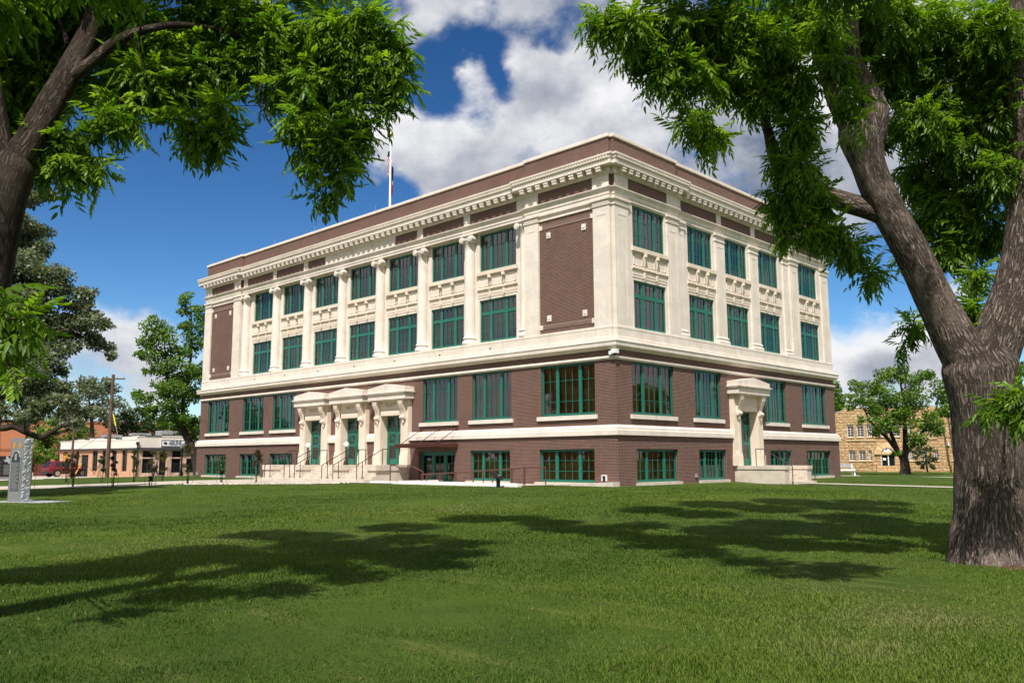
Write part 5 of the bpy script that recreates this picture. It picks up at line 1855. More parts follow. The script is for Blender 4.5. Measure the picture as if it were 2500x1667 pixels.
# spreading live oak whose trunk stands just outside the picture on the left
ob = at(-170, 1180, 44); ob.z = float(ground(ob.x, ob.y))
far_tree('live_oak', 'big silvery grey-green live oak with low drooping limbs at the left', ob, [
    (60, 470, 52, 46), (20, 430, 32, 46), (92, 440, 26, 46), (118, 478, 18, 46), (30, 555, 58, 46), (96, 600, 52, 46), (60, 655, 70, 45), (140, 680, 58, 45), (185, 725, 40, 45), (128, 755, 78, 45), (40, 755, 85, 45), (215, 785, 48, 45),
    (250, 835, 34, 45), (272, 868, 16, 45), (262, 790, 22, 45), (180, 820, 45, 45), (60, 845, 75, 45), (120, 880, 40, 44), (150, 905, 18, 44), (40, 930, 75, 44), (110, 950, 52, 44), (20, 1000, 60, 44), (90, 1000, 40, 43), (150, 985, 34, 43), (200, 1010, 28, 43), (235, 1005, 20, 43),
    (-60, 690, 110, 45), (-70, 500, 85, 46), (-110, 880, 110, 44), (-230, 760, 110, 44), (-230, 560, 110, 45), (-330, 880, 100, 44), (185, 1030, 16, 42), (60, 1020, 20, 42)], [
    (['base', (-160, 1100, 44), (-140, 1000, 44), (-110, 850, 44.5), (-60, 700, 45), (0, 580, 45.5), (40, 480, 46)], [.5, .42, .38, .30, .22, .14, .06]),
    ([(-145, 1010, 44), (-80, 1030, 43.5), (0, 1044, 43), (33, 1041, 43), (60, 1053, 42.8), (99, 1067, 42.5), (124, 1056, 42.3), (150, 1040, 42.2), (190, 1034, 42), (225, 1022, 42)], [.24, .20, .15, .135, .13, .12, .10, .08, .05, .02]),
    ([(112, 1060, 42.4), (150, 1055, 42.3), (180, 1043, 42.2), (205, 1030, 42)], [.07, .065, .05, .02]),
    ([(-110, 850, 44.5), (-20, 840, 44.8), (60, 835, 45), (130, 815, 45), (185, 812, 45), (230, 850, 45)], [.2, .16, .12, .09, .06, .02]),
    ([(-145, 1010, 44), (-60, 950, 44), (20, 900, 44), (80, 860, 44)], [.2, .15, .1, .04]),
    ([(168, 1037, 42.2), (165, 1010, 42.4), (160, 985, 42.6)], [.05, .04, .02]),
    ([(-60, 700, 45), (30, 690, 45), (110, 690, 45)], [.18, .1, .04])], 'oak', 5, 430, .17, trunk_r=.5)

b2 = at(262, 1160, 92); b2.z = float(ground(b2.x, b2.y))
far_tree('live_oak', 'smaller dark grey-green oak behind the pale low building', at(225, 1160, 118).xy.to_3d()+Vector((0, 0, -.5)), [(210, 955, 40, 116), (180, 985, 32, 116), (250, 965, 36, 116), (285, 990, 28, 116), (230, 1010, 34, 116), (170, 1030, 26, 116), (215, 935, 24, 116), (262, 935, 18, 116), (145, 1010, 22, 116), (280, 1025, 24, 116)],
         [(['base', (226, 1100, 118), (224, 1030, 117), (216, 970, 116)], [.35, .3, .22, .08])], 'oak', 15, 60, .34)

gb = at(110, 1160, 128); gb.z = -.55
far_tree('shade_tree', 'dense mid-green tree between the orange building and the pale building', gb, [(85, 1075, 22, 127), (110, 1055, 26, 127), (135, 1075, 20, 127), (120, 1095, 24, 127), (90, 1105, 24, 126), (75, 1125, 16, 126), (110, 1125, 22, 126), (135, 1115, 14, 126), (150, 1040, 22, 130), (180, 1045, 24, 130), (205, 1055, 22, 130), (185, 1070, 22, 130), (125, 1030, 20, 130), (165, 1065, 16, 129), (100, 1142, 16, 125), (130, 1140, 12, 125)],
         [(['base', (110, 1120, 128), (112, 1085, 127), (125, 1060, 127)], [.3, .26, .2, .08])], 'elm', 21, 60, .36)
for i, (lab, px, dist, cls, mm) in enumerate([
        ('dark green tree rising behind the roof units of the pale building', 330, 120, [(275, 1040, 24), (300, 1030, 28), (335, 1025, 30), (365, 1035, 28), (390, 1050, 24), (320, 1052, 24), (355, 1058, 22), (290, 1060, 20), (400, 1035, 22), (345, 1005, 20), (310, 1008, 18)], 'dull'),
        ('tree with fresh leaves filling the gap between sign and courthouse', 452, 112, [(430, 1040, 26), (455, 1050, 26), (480, 1060, 24), (445, 1070, 20), (470, 1085, 18), (420, 1062, 18), (495, 1040, 24)], 'elm')]):
    b_ = at(px, 1160, dist); b_.z = -.5
    far_tree('shade_tree', lab, b_, [(a, b, c, dist-1) for a, b, c in cls], [(['base', (px, 1110, dist), (px-2, 1070, dist), (px+3, 1030, dist)], [.32, .28, .2, .06])], mm, 60+i, 60, .34)

pb = at(486, 1150, 79); pb.z = -.2
far_tree('pecan_tree', 'tall leaning bright green tree beside the left end of the courthouse', pb, [
    (458, 735, 26, 80), (478, 760, 26, 80), (445, 765, 18, 80), (475, 800, 34, 80), (450, 800, 18, 80), (375, 800, 32, 79), (352, 835, 24, 79), (398, 835, 40, 79), (368, 862, 30, 79), (335, 865, 16, 79), (432, 860, 34, 79), (475, 850, 34, 80), (405, 895, 44, 79), (362, 905, 16, 79), (450, 915, 46, 79),
    (428, 960, 46, 79), (385, 950, 34, 78), (352, 975, 26, 78), (335, 960, 14, 78), (475, 965, 36, 80), (400, 1000, 34, 78), (365, 1005, 24, 78), (440, 1010, 36, 79), (475, 1030, 28, 80), (450, 1050, 24, 80), (480, 1065, 18, 80), (395, 1035, 16, 78), (500, 900, 40, 81), (510, 800, 36, 81)], [
    (['base', (474, 1105, 79), (455, 1064, 79), (440, 1035, 79), (424, 1008, 79), (412, 960, 79), (408, 900, 79), (400, 830, 79)], [.44, .36, .32, .28, .22, .16, .10, .04]),
    ([(452, 1058, 79), (447, 1020, 79.5), (450, 960, 80), (465, 880, 80), (468, 800, 80), (465, 745, 80)], [.22, .19, .15, .11, .07, .03]),
    ([(424, 1008, 79), (390, 985, 78.5), (365, 960, 78)], [.12, .08, .03])], 'elm', 33, 115, .25)

rb = at(2210, 1158, 95); rb.z = -.52
far_tree('pecan_tree', 'broad bright green tree in front of the sandstone building', rb, [
    (2185, 912, 26, 94), (2205, 900, 16, 94), (2150, 928, 32, 94), (2232, 925, 36, 94), (2265, 915, 22, 95), (2112, 955, 30, 94), (2085, 940, 16, 94), (2092, 985, 22, 93), (2075, 965, 10, 93), (2122, 1000, 34, 93), (2168, 965, 40, 93), (2240, 975, 44, 94), (2288, 955, 34, 95), (2312, 985, 22, 95), (2300, 1010, 30, 94), (2262, 1035, 36, 93),
    (2205, 1020, 36, 93), (2140, 1035, 30, 92), (2108, 1025, 16, 92), (2165, 1010, 36, 93), (2238, 1068, 24, 93), (2285, 1050, 22, 93), (2178, 1052, 16, 92), (2140, 1062, 12, 92), (2225, 1085, 12, 93), (2195, 1105, 8, 94), (2180, 1108, 6, 94)], [
    (['base', (2210, 1140, 95), (2207, 1118, 95)], [.62, .46, .40]),
    ([(2206, 1125, 95), (2190, 1100, 94.5), (2165, 1068, 94), (2140, 1045, 93), (2120, 1020, 93), (2105, 985, 93)], [.26, .22, .18, .14, .09, .03]),
    ([(2198, 1112, 94.8), (2184, 1080, 94.5), (2172, 1045, 94), (2162, 1000, 94), (2150, 940, 94)], [.22, .2, .17, .12, .04]),
    ([(2209, 1122, 95), (2211, 1085, 95), (2208, 1030, 95), (2205, 975, 94.5), (2195, 915, 94)], [.3, .27, .22, .14, .04]),
    ([(2212, 1110, 95), (2230, 1080, 94.5), (2255, 1050, 94), (2285, 1000, 94.5), (2290, 955, 95)], [.18, .15, .12, .08, .03])], 'elm', 39, 100, .27)
for i, (lab, px, dist, cls, mm, base_px) in enumerate([
        ('green tree peeping past the right end of the courthouse', 2045, 150, [(2042, 965, 22), (2052, 990, 22), (2040, 1010, 22), (2048, 1040, 20), (2030, 940, 18), (2050, 1065, 16), (2035, 1085, 18)], 'elm', 2042),
        ('tree behind the forked trunk at the right edge', 2500, 62, [(2505, 905, 34), (2520, 960, 40), (2490, 1000, 22), (2500, 1045, 28), (2530, 1020, 36), (2485, 1060, 14)], 'elm', 2525)]):
    b_ = at(base_px, 1160, dist); b_.z = -.5
    far_tree('shade_tree', lab, b_, [(a, b, c, dist) for a, b, c in cls], [(['base', (base_px, 1110, dist), (base_px, 1060, dist), (px, 960, dist)], [.3, .26, .2, .05])], mm, 80+i, 60 if dist > 100 else 130, .42 if dist > 100 else .24)
sb = at(2265, 1150, 116); sb.z = -.54
far_tree('shrub', 'dull olive shrub tree against the sandstone wall right of its door', sb, [(2250, 1090, 16, 115.5), (2268, 1100, 15, 115.5), (2245, 1112, 14, 115.5), (2262, 1125, 15, 115.5), (2235, 1100, 10, 115.5), (2278, 1118, 12, 115.5), (2255, 1140, 10, 115.5), (2240, 1130, 8, 115.5), (2275, 1138, 8, 115.5)],
         [(['base', (2262, 1135, 116), (2258, 1110, 115.5)], [.12, .1, .04])], 'dull', 91, 45, .3, 'shrubs by the buildings', cat='shrub')

# young staked trees along the walk
M['stakewood'] = plain('weathered stake', (.16, .10, .07), .9)
SAP = [(71, 1197, 1118, 'sapling', 'saporange', 'young staked tree with orange leaves right of the granite marker', 17), (161, 1177, 1108, 'sapling', 'sapred', 'thin dark young tree left of the bushy red sapling', 13), (178, 1189, 1118, 'sapling', 'sapred', 'bushy reddish young tree in front of the red car', 19),
       (248, 1177, 1118, 'sapling', 'dull', 'narrow dark green young tree beside the second wooden pole', 12), (275, 1188, 1108, 'sapling', 'sapred', 'sparse reddish young tree with bare stakes', 11), (327, 1177, 1105, 'sapling', 'dull', 'upright dark green young tree at the corner of the pale building', 14),
       (366, 1188, 1165, 'sapling', 'sapred', 'tiny leafless young tree with dark stakes at the walk', 5), (372, 1176, 1105, 'sapling', 'sapling', 'bushy olive young tree before the shop window', 17), (396, 1176, 1108, 'sapling', 'sapling', 'olive young tree just right of the walking person', 13),
       (458, 1183, 1092, 'sapling', 'sapling', 'taller pale olive young tree nearest the corner of the courthouse', 19), (540, 1178, 1120, 'sapling', 'dull', 'slim young tree in front of the first basement window', 12), (625, 1178, 1103, 'sapling', 'sapred', 'young tree with a rounded reddish green head before the second basement window', 17)]
for i, (px, py, top, nm, mm, lab, w) in enumerate(SAP):
    b_ = onground(px, py)
    dist = math.hypot(b_.x-CAM[0], b_.y-CAM[1])
    t = empty('young_tree', tuple(b_), lab, 'young tree', 'young staked trees along the walk')
    H = (py-top)*dist/FPX
    rg = np.random.default_rng(200+i)
    wd = Wood()
    cl = []
    for k in range(3):
        a = 2*pi*k/3+rg.uniform(0, 1)
        sp = w*dist/FPX*.45
        tip = b_+Vector((cos(a)*sp, sin(a)*sp, H*rg.uniform(.8, .95)))
        wd.limb([b_+Vector((cos(a)*.04, sin(a)*.04, -.05)), b_+Vector((cos(a)*.08, sin(a)*.08, H*.4)), tip], [.022, .016, .005], n=6, seg=3, seed=i*7+k)
    V0 = w*dist/FPX
    lo = .30 if i != 6 else .6
    if i in (11,): lo = .45
    for k in range(12):
        z = H*rg.uniform(lo, .97)
        rr = V0*(.9 if lo+.1 < z/H < .85 else .6)
        a = rg.uniform(0, 2*pi); q = rg.uniform(.1, .8)*rr
        cl.append(((b_.x+cos(a)*q, b_.y+sin(a)*q, b_.z+z), V0*rg.uniform(.28, .48), 1.0))
    wd.build('trunk', M['barkdark'], t)
    V, F, A = leaf_cloud(cl, 300+i, 420 if i not in (1, 4, 6) else 230, .085)
    np_mesh('crown', V, F, M[mm], t, attrs={'tint': A})
    for k in range(2):
        a = rg.uniform(0, pi)+k*pi
        p = b_+Vector((_r.x, _r.y, 0)).normalized()*(.28 if k else -.28)+Vector((0, 0, -.05))
        MB().cyl(tuple(p), tuple(p+Vector((0, 0, .75))), .011, n=6).build('stake', M['stakewood'], t)

# trees that stand just outside the picture; the window panes mirror them
for i, (lab, x, y, h_, r_) in enumerate([('broad shade tree right of the courthouse, mirrored in its side windows', 24, 38, 9.5, 4.2),
                                     ('broad shade tree far left of the courthouse, mirrored in its left windows', -74, -23, 9.0, 4.5)]):
    b_ = Vector((x, y, float(ground(x, y))))
    t = empty('shade_tree', tuple(b_), lab, 'tree', 'trees beyond the lawn')
    rg = np.random.default_rng(500+i)
    w = Wood(); top = b_+Vector((.2, .1, h_*.55))
    w.limb([b_-Vector((0, 0, .2)), b_+Vector((.1, 0, h_*.3)), top, b_+Vector((.1, .3, h_*.85))], [.35, .28, .2, .05], n=10, seg=4, rough=.04, seed=i)
    cl = []
    for k in range(26):
        u = rg.normal(0, 1, 3); u /= np.linalg.norm(u)
        c = b_+Vector((u[0]*r_*.75, u[1]*r_*.75, h_*.62+u[2]*h_*.28))
        cl.append((c, r_*rg.uniform(.26, .4), 1.0))
        w.limb([top, top.lerp(c, .5)+Vector((0, 0, .2)), c], [.09, .06, .015], n=6, seg=3, seed=k)
    w.build('trunk', M['barkdark'], t)
    V, F, A = leaf_cloud(cl, 510+i, 45, .3)
    np_mesh('crown', V, F, M['elm'], t, attrs={'tint': A})
# ------------------------------------------------------------------ buildings and things beyond the lawn
def hit_u(px, a, d):
    """distance along the wall line a + u*d at the given photo column"""
    r_ = ray(px, 1120)
    det = r_.x*(-d.y)+d.x*r_.y
    bx, by = a.x-CAM[0], a.y-CAM[1]
    return (r_.x*by-r_.y*bx)/(-(r_.x*d.y-r_.y*d.x)) if False else (bx*r_.y-by*r_.x)/(d.y*r_.x-d.x*r_.y)

def wallframe(p0, p1):
    d = Vector((p1.x-p0.x, p1.y-p0.y, 0))
    L = d.length
    d.normalize()
    return d, L, math.atan2(d.y, d.x)

M['stucco'] = plain('cream painted stucco', (.72, .66, .58), .9, .1, var=.08, scale=.8)
M['peach'] = brick('peach painted brick', (.50, .26, .15), (.58, .33, .20), (.55, .40, .28), (.42, .20, .11), var=.4, soot=False)
M['worn'] = plain('worn pinkish render', (.52, .36, .27), .9, .1, var=.35, scale=1.6)
M['darkglass'] = plain('dark shop glass', (.012, .014, .013), .12, .5, var=.4, scale=.5)
M['greyband'] = plain('dark grey band', (.055, .055, .06), .6, .3)
M['orangebrick'] = brick('orange brick', (.40, .13, .06), (.46, .17, .08), (.45, .25, .16), (.34, .10, .05), var=.3, soot=False)
M['signwhite'] = plain('white sign board', (.80, .78, .82), .5, .3, var=.02)
M['signblue'] = plain('dark navy paint', (.018, .018, .045), .6, .2, var=.05)
M['yellow'] = plain('yellow painted board', (.62, .40, .10), .6, .2)
M['oldpole'] = plain('weathered pole timber', (.12, .075, .055), .9, .1, var=.25, scale=5)

def pale_shop():
    z0 = -.56
    A, B, Cc = at(334, 1160, 95), at(143, 1160, 109), at(560, 1160, 99)
    t = empty('shop_building', (A.x, A.y, z0), 'low cream and peach shop building with stepped parapet and a white sign, behind the lawn', 'shop')
    # side wall B -> A, front A -> C
    d1, L1, a1 = wallframe(B, A)
    d2, L2, a2 = wallframe(A, Cc)
    H, HB = 4.33, 2.92
    u1 = lambda px: hit_u(px, B, d1)
    u2 = lambda px: hit_u(px, A, d2)
    def opens(u, lst):
        return [(u(a), u(b), z_0, z_1) for a, b, z_0, z_1 in lst]
    side = opens(u1, [(153, 165, .75, 2.75), (174, 179, .75, 2.85), (185, 192, .75, 2.85), (198, 215.5, .1, 2.45), (225, 238, .72, 2.86), (249, 258, .72, 2.86), (273, 284, .72, 2.86), (297.5, 310, .72, 2.86), (324, 331, .72, 2.86)])
    w = MB().frame('Q', B.x, B.y, z0, a1)
    w.wall(0, L1, -.3, HB, 0, side, -.25)
    w.mi = 1
    w.quad((0, 0, HB), (L1, 0, HB), (L1, 0, H-.35), (0, 0, H-.35))
    front = opens(u2, [(348, 374, 2.12, 2.8), (389, 406, 2.12, 2.8), (420, 442, 2.12, 2.8), (347.5, 375, .55, 2.0), (389, 406, .3, 2.0), (419, 442, .55, 2.0), (456, 478, .55, 2.0)])
    w.frame('Q', A.x, A.y, z0, a2)
    w.mi = 2
    w.wall(0, L2, -.3, HB, 0, front, -.3)
    w.mi = 1
    w.quad((0, 0, HB), (L2, 0, HB), (L2, 0, H), (0, 0, H))
    w.frame('Q', B.x, B.y, z0, a1)
    w.quad((0, 0, -.3), (0, 12, -.3), (0, 12, H-.4), (0, 0, H-.4))
    w.build('wall', [M['peach'], M['stucco'], M['worn']], t, recalc=False)
    # stepped parapet with dark copings
    p = MB().frame('Q', B.x, B.y, z0, a1)
    steps = [(143, 172, H-.33), (172, 188, H-.25), (188, 206, H-.19), (206, 217, H-.27), (217, 253, H-.12), (253, 281, H-.20), (281, 296, H-.30), (296, 318, H-.06), (318, 334, H-.01)]
    q = MB().frame('Q', B.x, B.y, z0, a1)
    for a, b, h in steps:
        p.box(u1(a), u1(b), -.03, .25, H-.45, h)
        q.box(u1(a), u1(b)+.02, -.07, .29, h, h+.07)
    p.frame('Q', A.x, A.y, z0, a2); q.frame('Q', A.x, A.y, z0, a2)
    for a, b, h in ((334.5, 352, H+.02), (352, 392, H-.05), (392, 520, H+.08)):
        p.box(u2(a), u2(b), -.03, .25, H-.15, h)
        q.box(u2(a), u2(b)+.02, -.07, .29, h, h+.07)
    p.build('parapet', M['stucco'], t)
    q.build('coping', M['greyband'], t)
    b = MB().frame('Q', B.x, B.y, z0, a1)
    b.box(-.1, L1, -.22, -.001, HB, HB+.16)
    b.frame('Q', A.x, A.y, z0, a2)
    b.box(0, L2, -.28, -.001, HB-.05, HB+.18)
    b.build('dark_band', M['greyband'], t)
    def glaze(fr, org, ang, op, n):
        for i, (a, c, z_0, z_1) in enumerate(op):
            g = MB().frame('Q', org.x, org.y, z0, ang)
            name = 'door' if (c-a > 1.0 and z_0 < .2) else 'window'
            g.mi = 1
            g.box(a, c, .16, .2, z_0, z_1)
            g.mi = 0
            g.box(a, a+.05, .10, .16, z_0, z_1); g.box(c-.05, c, .10, .16, z_0, z_1); g.box(a, c, .10, .15, z_1-.05, z_1); g.box(a, c, .10, .15, z_0, z_0+.05)
            k = max(1, int((c-a)/.5))
            for j in range(1, k):
                x = a+(c-a)*j/k
                g.box(x-.02, x+.02, .11, .16, z_0, z_1)
            g.build(name, [M['greyband'], M['darkglass']], t)
    glaze('side', B, a1, side[1:], 0)
    glaze('front', A, a2, front, 0)
    o = MB().frame('Q', B.x, B.y, z0, a1)
    a, c, z_0, z_1 = side[0]
    o.box(a, c, .1, .2, z_0, z_1)
    o.build('boarded_opening', M['boardorange'], t)
    for px, org, d_, ang in ((144.5, B, d1, a1), (333, A, d2, a2)):
        dp = MB().frame('Q', org.x, org.y, z0, ang)
        x = hit_u(px, org, d_)
        dp.cyl((x, -.12, -.2), (x, -.12, HB+.45), .07, n=8)
        dp.box(x-.13, x+.13, -.25, -.03, HB+.45, HB+.75)
        dp.build('downpipe', M['darkmetal'], t)
    # sign
    s0, s1 = u2(391), u2(512)
    s = MB().frame('Q', A.x, A.y, z0, a2)
    s.box(s0, s1, -.10, -.035, 3.24, 3.90)
    sg = s.build('sign_board', M['signwhite'], t)
    fr = MB().frame('Q', A.x, A.y, z0, a2)
    fr.box(s0, s1, -.125, -.101, 3.86, 3.90); fr.box(s0, s1, -.125, -.101, 3.24, 3.28); fr.box(s0, s0+.05, -.125, -.101, 3.28, 3.86); fr.box(s1-.05, s1, -.125, -.101, 3.28, 3.86)
    fr.build('sign_border', M['signblue'], sg)
    e = MB().frame('Q', A.x, A.y, z0, a2)
    um = u2(400.5)
    e.prism([(um+.42*x, 3.57+.40*y) for x, y in TEXAS], 'o', -.118, -.101)
    e.build('state_emblem', M['signblue'], sg)
    def word(txt, pa, pb):
        ua, ub = u2(pa), u2(pb)
        c = Vector((A.x, A.y, 0))+d2*((ua+ub)/2)
        nrm = Vector((d2.y, -d2.x, 0))
        text_mesh(txt, .60, .012, 'lettering', M['signblue'], sg, (c.x+nrm.x*.11, c.y+nrm.y*.11, z0+3.57), tuple(d2), width=ub-ua, shear=.12, bold=.008)
    word('ABILENE', 408.5, 440)
    word('ADDISON', 446, 482)
    for (pa, pb, h) in ((255, 291, .55), (325, 362, .75), (390, 429, 1.05)):
        pp = at((pa+pb)/2, 1160, 103)
        W_ = (pb-pa)*103/FPX
        v = MB().frame('Q', pp.x, pp.y, z0+H-.3, a2)
        v.box(-W_/2, W_/2, 0, 1.6, 0, h)
        v.box(-W_/2+.1, -W_/2+W_*.4, -.03, 0, .1, h-.15); v.box(W_*.05, W_/2-.15, -.03, 0, .1, h-.2)
        v.build('roof_unit', M['grey'], t)
    rf = MB()
    far1, far2 = at(143, 1160, 125), at(560, 1160, 120)
    rf.quad((A.x, A.y, z0+H-.5), (B.x, B.y, z0+H-.5), (far1.x, far1.y, z0+H-.5), (far2.x, far2.y, z0+H-.5))
    rf.build('roof', M['roof'], t, recalc=False)
    # two boards leaning by the door
    for k, (pa, pb) in enumerate(((197, 202), (201, 206))):
        x0, x1 = u1(pa), u1(pb)
        m = MB().frame('Q', B.x, B.y, z0, a1)
        m.cyl((x1, -1.1, .0), (x0, -.06, 1.55), .06, n=4, smooth=False)
        o = m.build('leaning_board', M['yellow'], None, origin=tuple(B.xy.to_3d()))
        tag(o, ('left' if k == 0 else 'right')+' one of two yellow boards leaning by the shop door', 'board', 'yellow boards leaning by the shop door')
M['boardorange'] = plain('orange boards', (.52, .24, .04), .7, .2)
pale_shop()

def orange_building():
    a, b = at(-160, 1160, 150), at(470, 1160, 158)
    d, L, ang = wallframe(a, b)
    t = empty('brick_building', (a.x, a.y, -.56), 'tall plain orange brick building seen between the trees on the left', 'building')
    m = MB().frame('Q', a.x, a.y, -.56, ang)
    m.box(0, L, 0, 14, -.3, 7.8)
    m.build('wall', M['orangebrick'], t)
    m = MB().frame('Q', a.x, a.y, -.56, ang)
    m.box(-.1, L+.1, -.12, 14.1, 7.8, 8.05)
    m.build('coping', M['peachdark'], t)
    m = MB().frame('Q', a.x, a.y, -.56, ang)
    m.box(1, L-1, -.06, -.002, 3.4, 3.7)
    m.build('band_course', M['peachdark'], t)
    m = MB().frame('Q', a.x, a.y, -.56, ang)
    m.box(2, 3.4, -.05, 0.02, 1.0, 2.6)
    m.build('window', M['darkglass'], t)
M['peachdark'] = plain('brown brick band', (.30, .11, .06), .9, .1)
orange_building()

def maroon_wall():
    a, b = at(84, 1160, 113), at(150, 1160, 112)
    d, L, ang = wallframe(a, b)
    m = MB().frame('Q', a.x, a.y, -.55, ang)
    m.box(0, L, 0, .25, -.3, 1.35)
    for i in range(5):
        m.box(L*i/4-.15, L*i/4+.15, -.06, .31, -.3, 1.5)
    o = m.build('boundary_wall', M['maroon'], None, origin=(a.x, a.y, -.5))
    tag(o, 'low dark red boundary wall behind the parked car', 'wall')
M['maroon'] = plain('dark red brickwork', (.10, .035, .03), .9, .1, var=.4, scale=2)
maroon_wall()

def pole(name, label, px, dist, ztop, r, m, lean=0.0, arm=True, group='utility poles'):
    p = at(px, 1160, dist); z0 = float(ground(p.x, p.y))
    q = Vector((p.x, p.y, z0))
    rt = Vector((_r.x, _r.y, 0)).normalized()
    top = Vector((p.x, p.y, ztop))+rt*lean
    t = empty(name, tuple(q), label, 'utility pole', group)
    MB().cyl(tuple(q-Vector((0, 0, .2))), tuple(top), r, r*.75, n=10).build('shaft', m, t)
    if arm:
        b = MB()
        c = top-Vector((0, 0, .4))
        b.cyl(tuple(c-rt*1.1), tuple(c+rt*1.1), .06, n=6)
        b.build('crossarm', m, t)
        ins = MB()
        for s in (-1, -.4, .4, 1):
            ins.cyl(tuple(c+rt*s+Vector((0, 0, .05))), tuple(c+rt*s+Vector((0, 0, .22))), .05, .03, n=6)
        ins.build('insulator', M['grey'], t)
    return top
t1 = pole('utility_pole', 'wooden utility pole beside the red car', 171.5, 98, 7.4, .13, M['oldpole'], lean=.15)
t2 = pole('utility_pole', 'thicker wooden utility pole in front of the pale shop windows', 261, 88, 9.2, .19, M['oldpole'], lean=.05)
t3 = pole('utility_pole', 'slim dark steel pole rising behind the granite marker', 58.5, 70, 7.0, .10, M['darkmetal'], arm=False)
t4 = pole('utility_pole', 'brown utility pole leaning before the right end of the sandstone building', 2336, 117, 7.0, .14, M['maroonpole'] if 'maroonpole' in M else M['oldpole'], lean=-.62, arm=False)

def wire(a, b, sag, label, r=.018):
    pts = []
    for i in range(13):
        t_ = i/12
        p = a.lerp(b, t_)
        pts.append((p.x, p.y, p.z-sag*4*t_*(1-t_)))
    m = MB()
    for p, q in zip(pts[:-1], pts[1:]):
        m.cyl(p, q, r, n=4, caps=False)
    o = m.build('overhead_wire', M['black'], None, origin=pts[0], recalc=False)
    tag(o, label, 'wire')
wire(t1-Vector((0, 0, .4)), t2-Vector((0, 0, 1.6)), .5, 'sagging wire between the two wooden utility poles')
wire(t2-Vector((0, 0, 5.0)), at(190, 1097, 104), .1, 'thin service wire running from the thicker pole to the shop wall')
wire(at(2052, 1032, 112), at(2345, 1028, 114), .3, 'upper overhead wire crossing before the sandstone building')
wire(at(2052, 1074, 112), at(2345, 1065, 114), .3, 'lower overhead wire crossing before the sandstone building')
def guy():
    a, b = at(274, 1000, 88), at(287, 1060, 87)
    m = MB(); m.cyl(tuple(a), tuple(b), .02, n=5)
    t = empty('guy_wire', tuple(b), 'slanting guy wire with a yellow sleeve right of the thicker pole', 'guy wire')
    m.build('cable', M['grey'], t)
    m = MB(); m.cyl(tuple(a.lerp(b, .2)), tuple(a.lerp(b, .66)), .06, n=6)
    m.build('sleeve', M['yellowplastic'], t)
M['yellowplastic'] = plain('yellow plastic', (.65, .50, .03), .4)
guy()

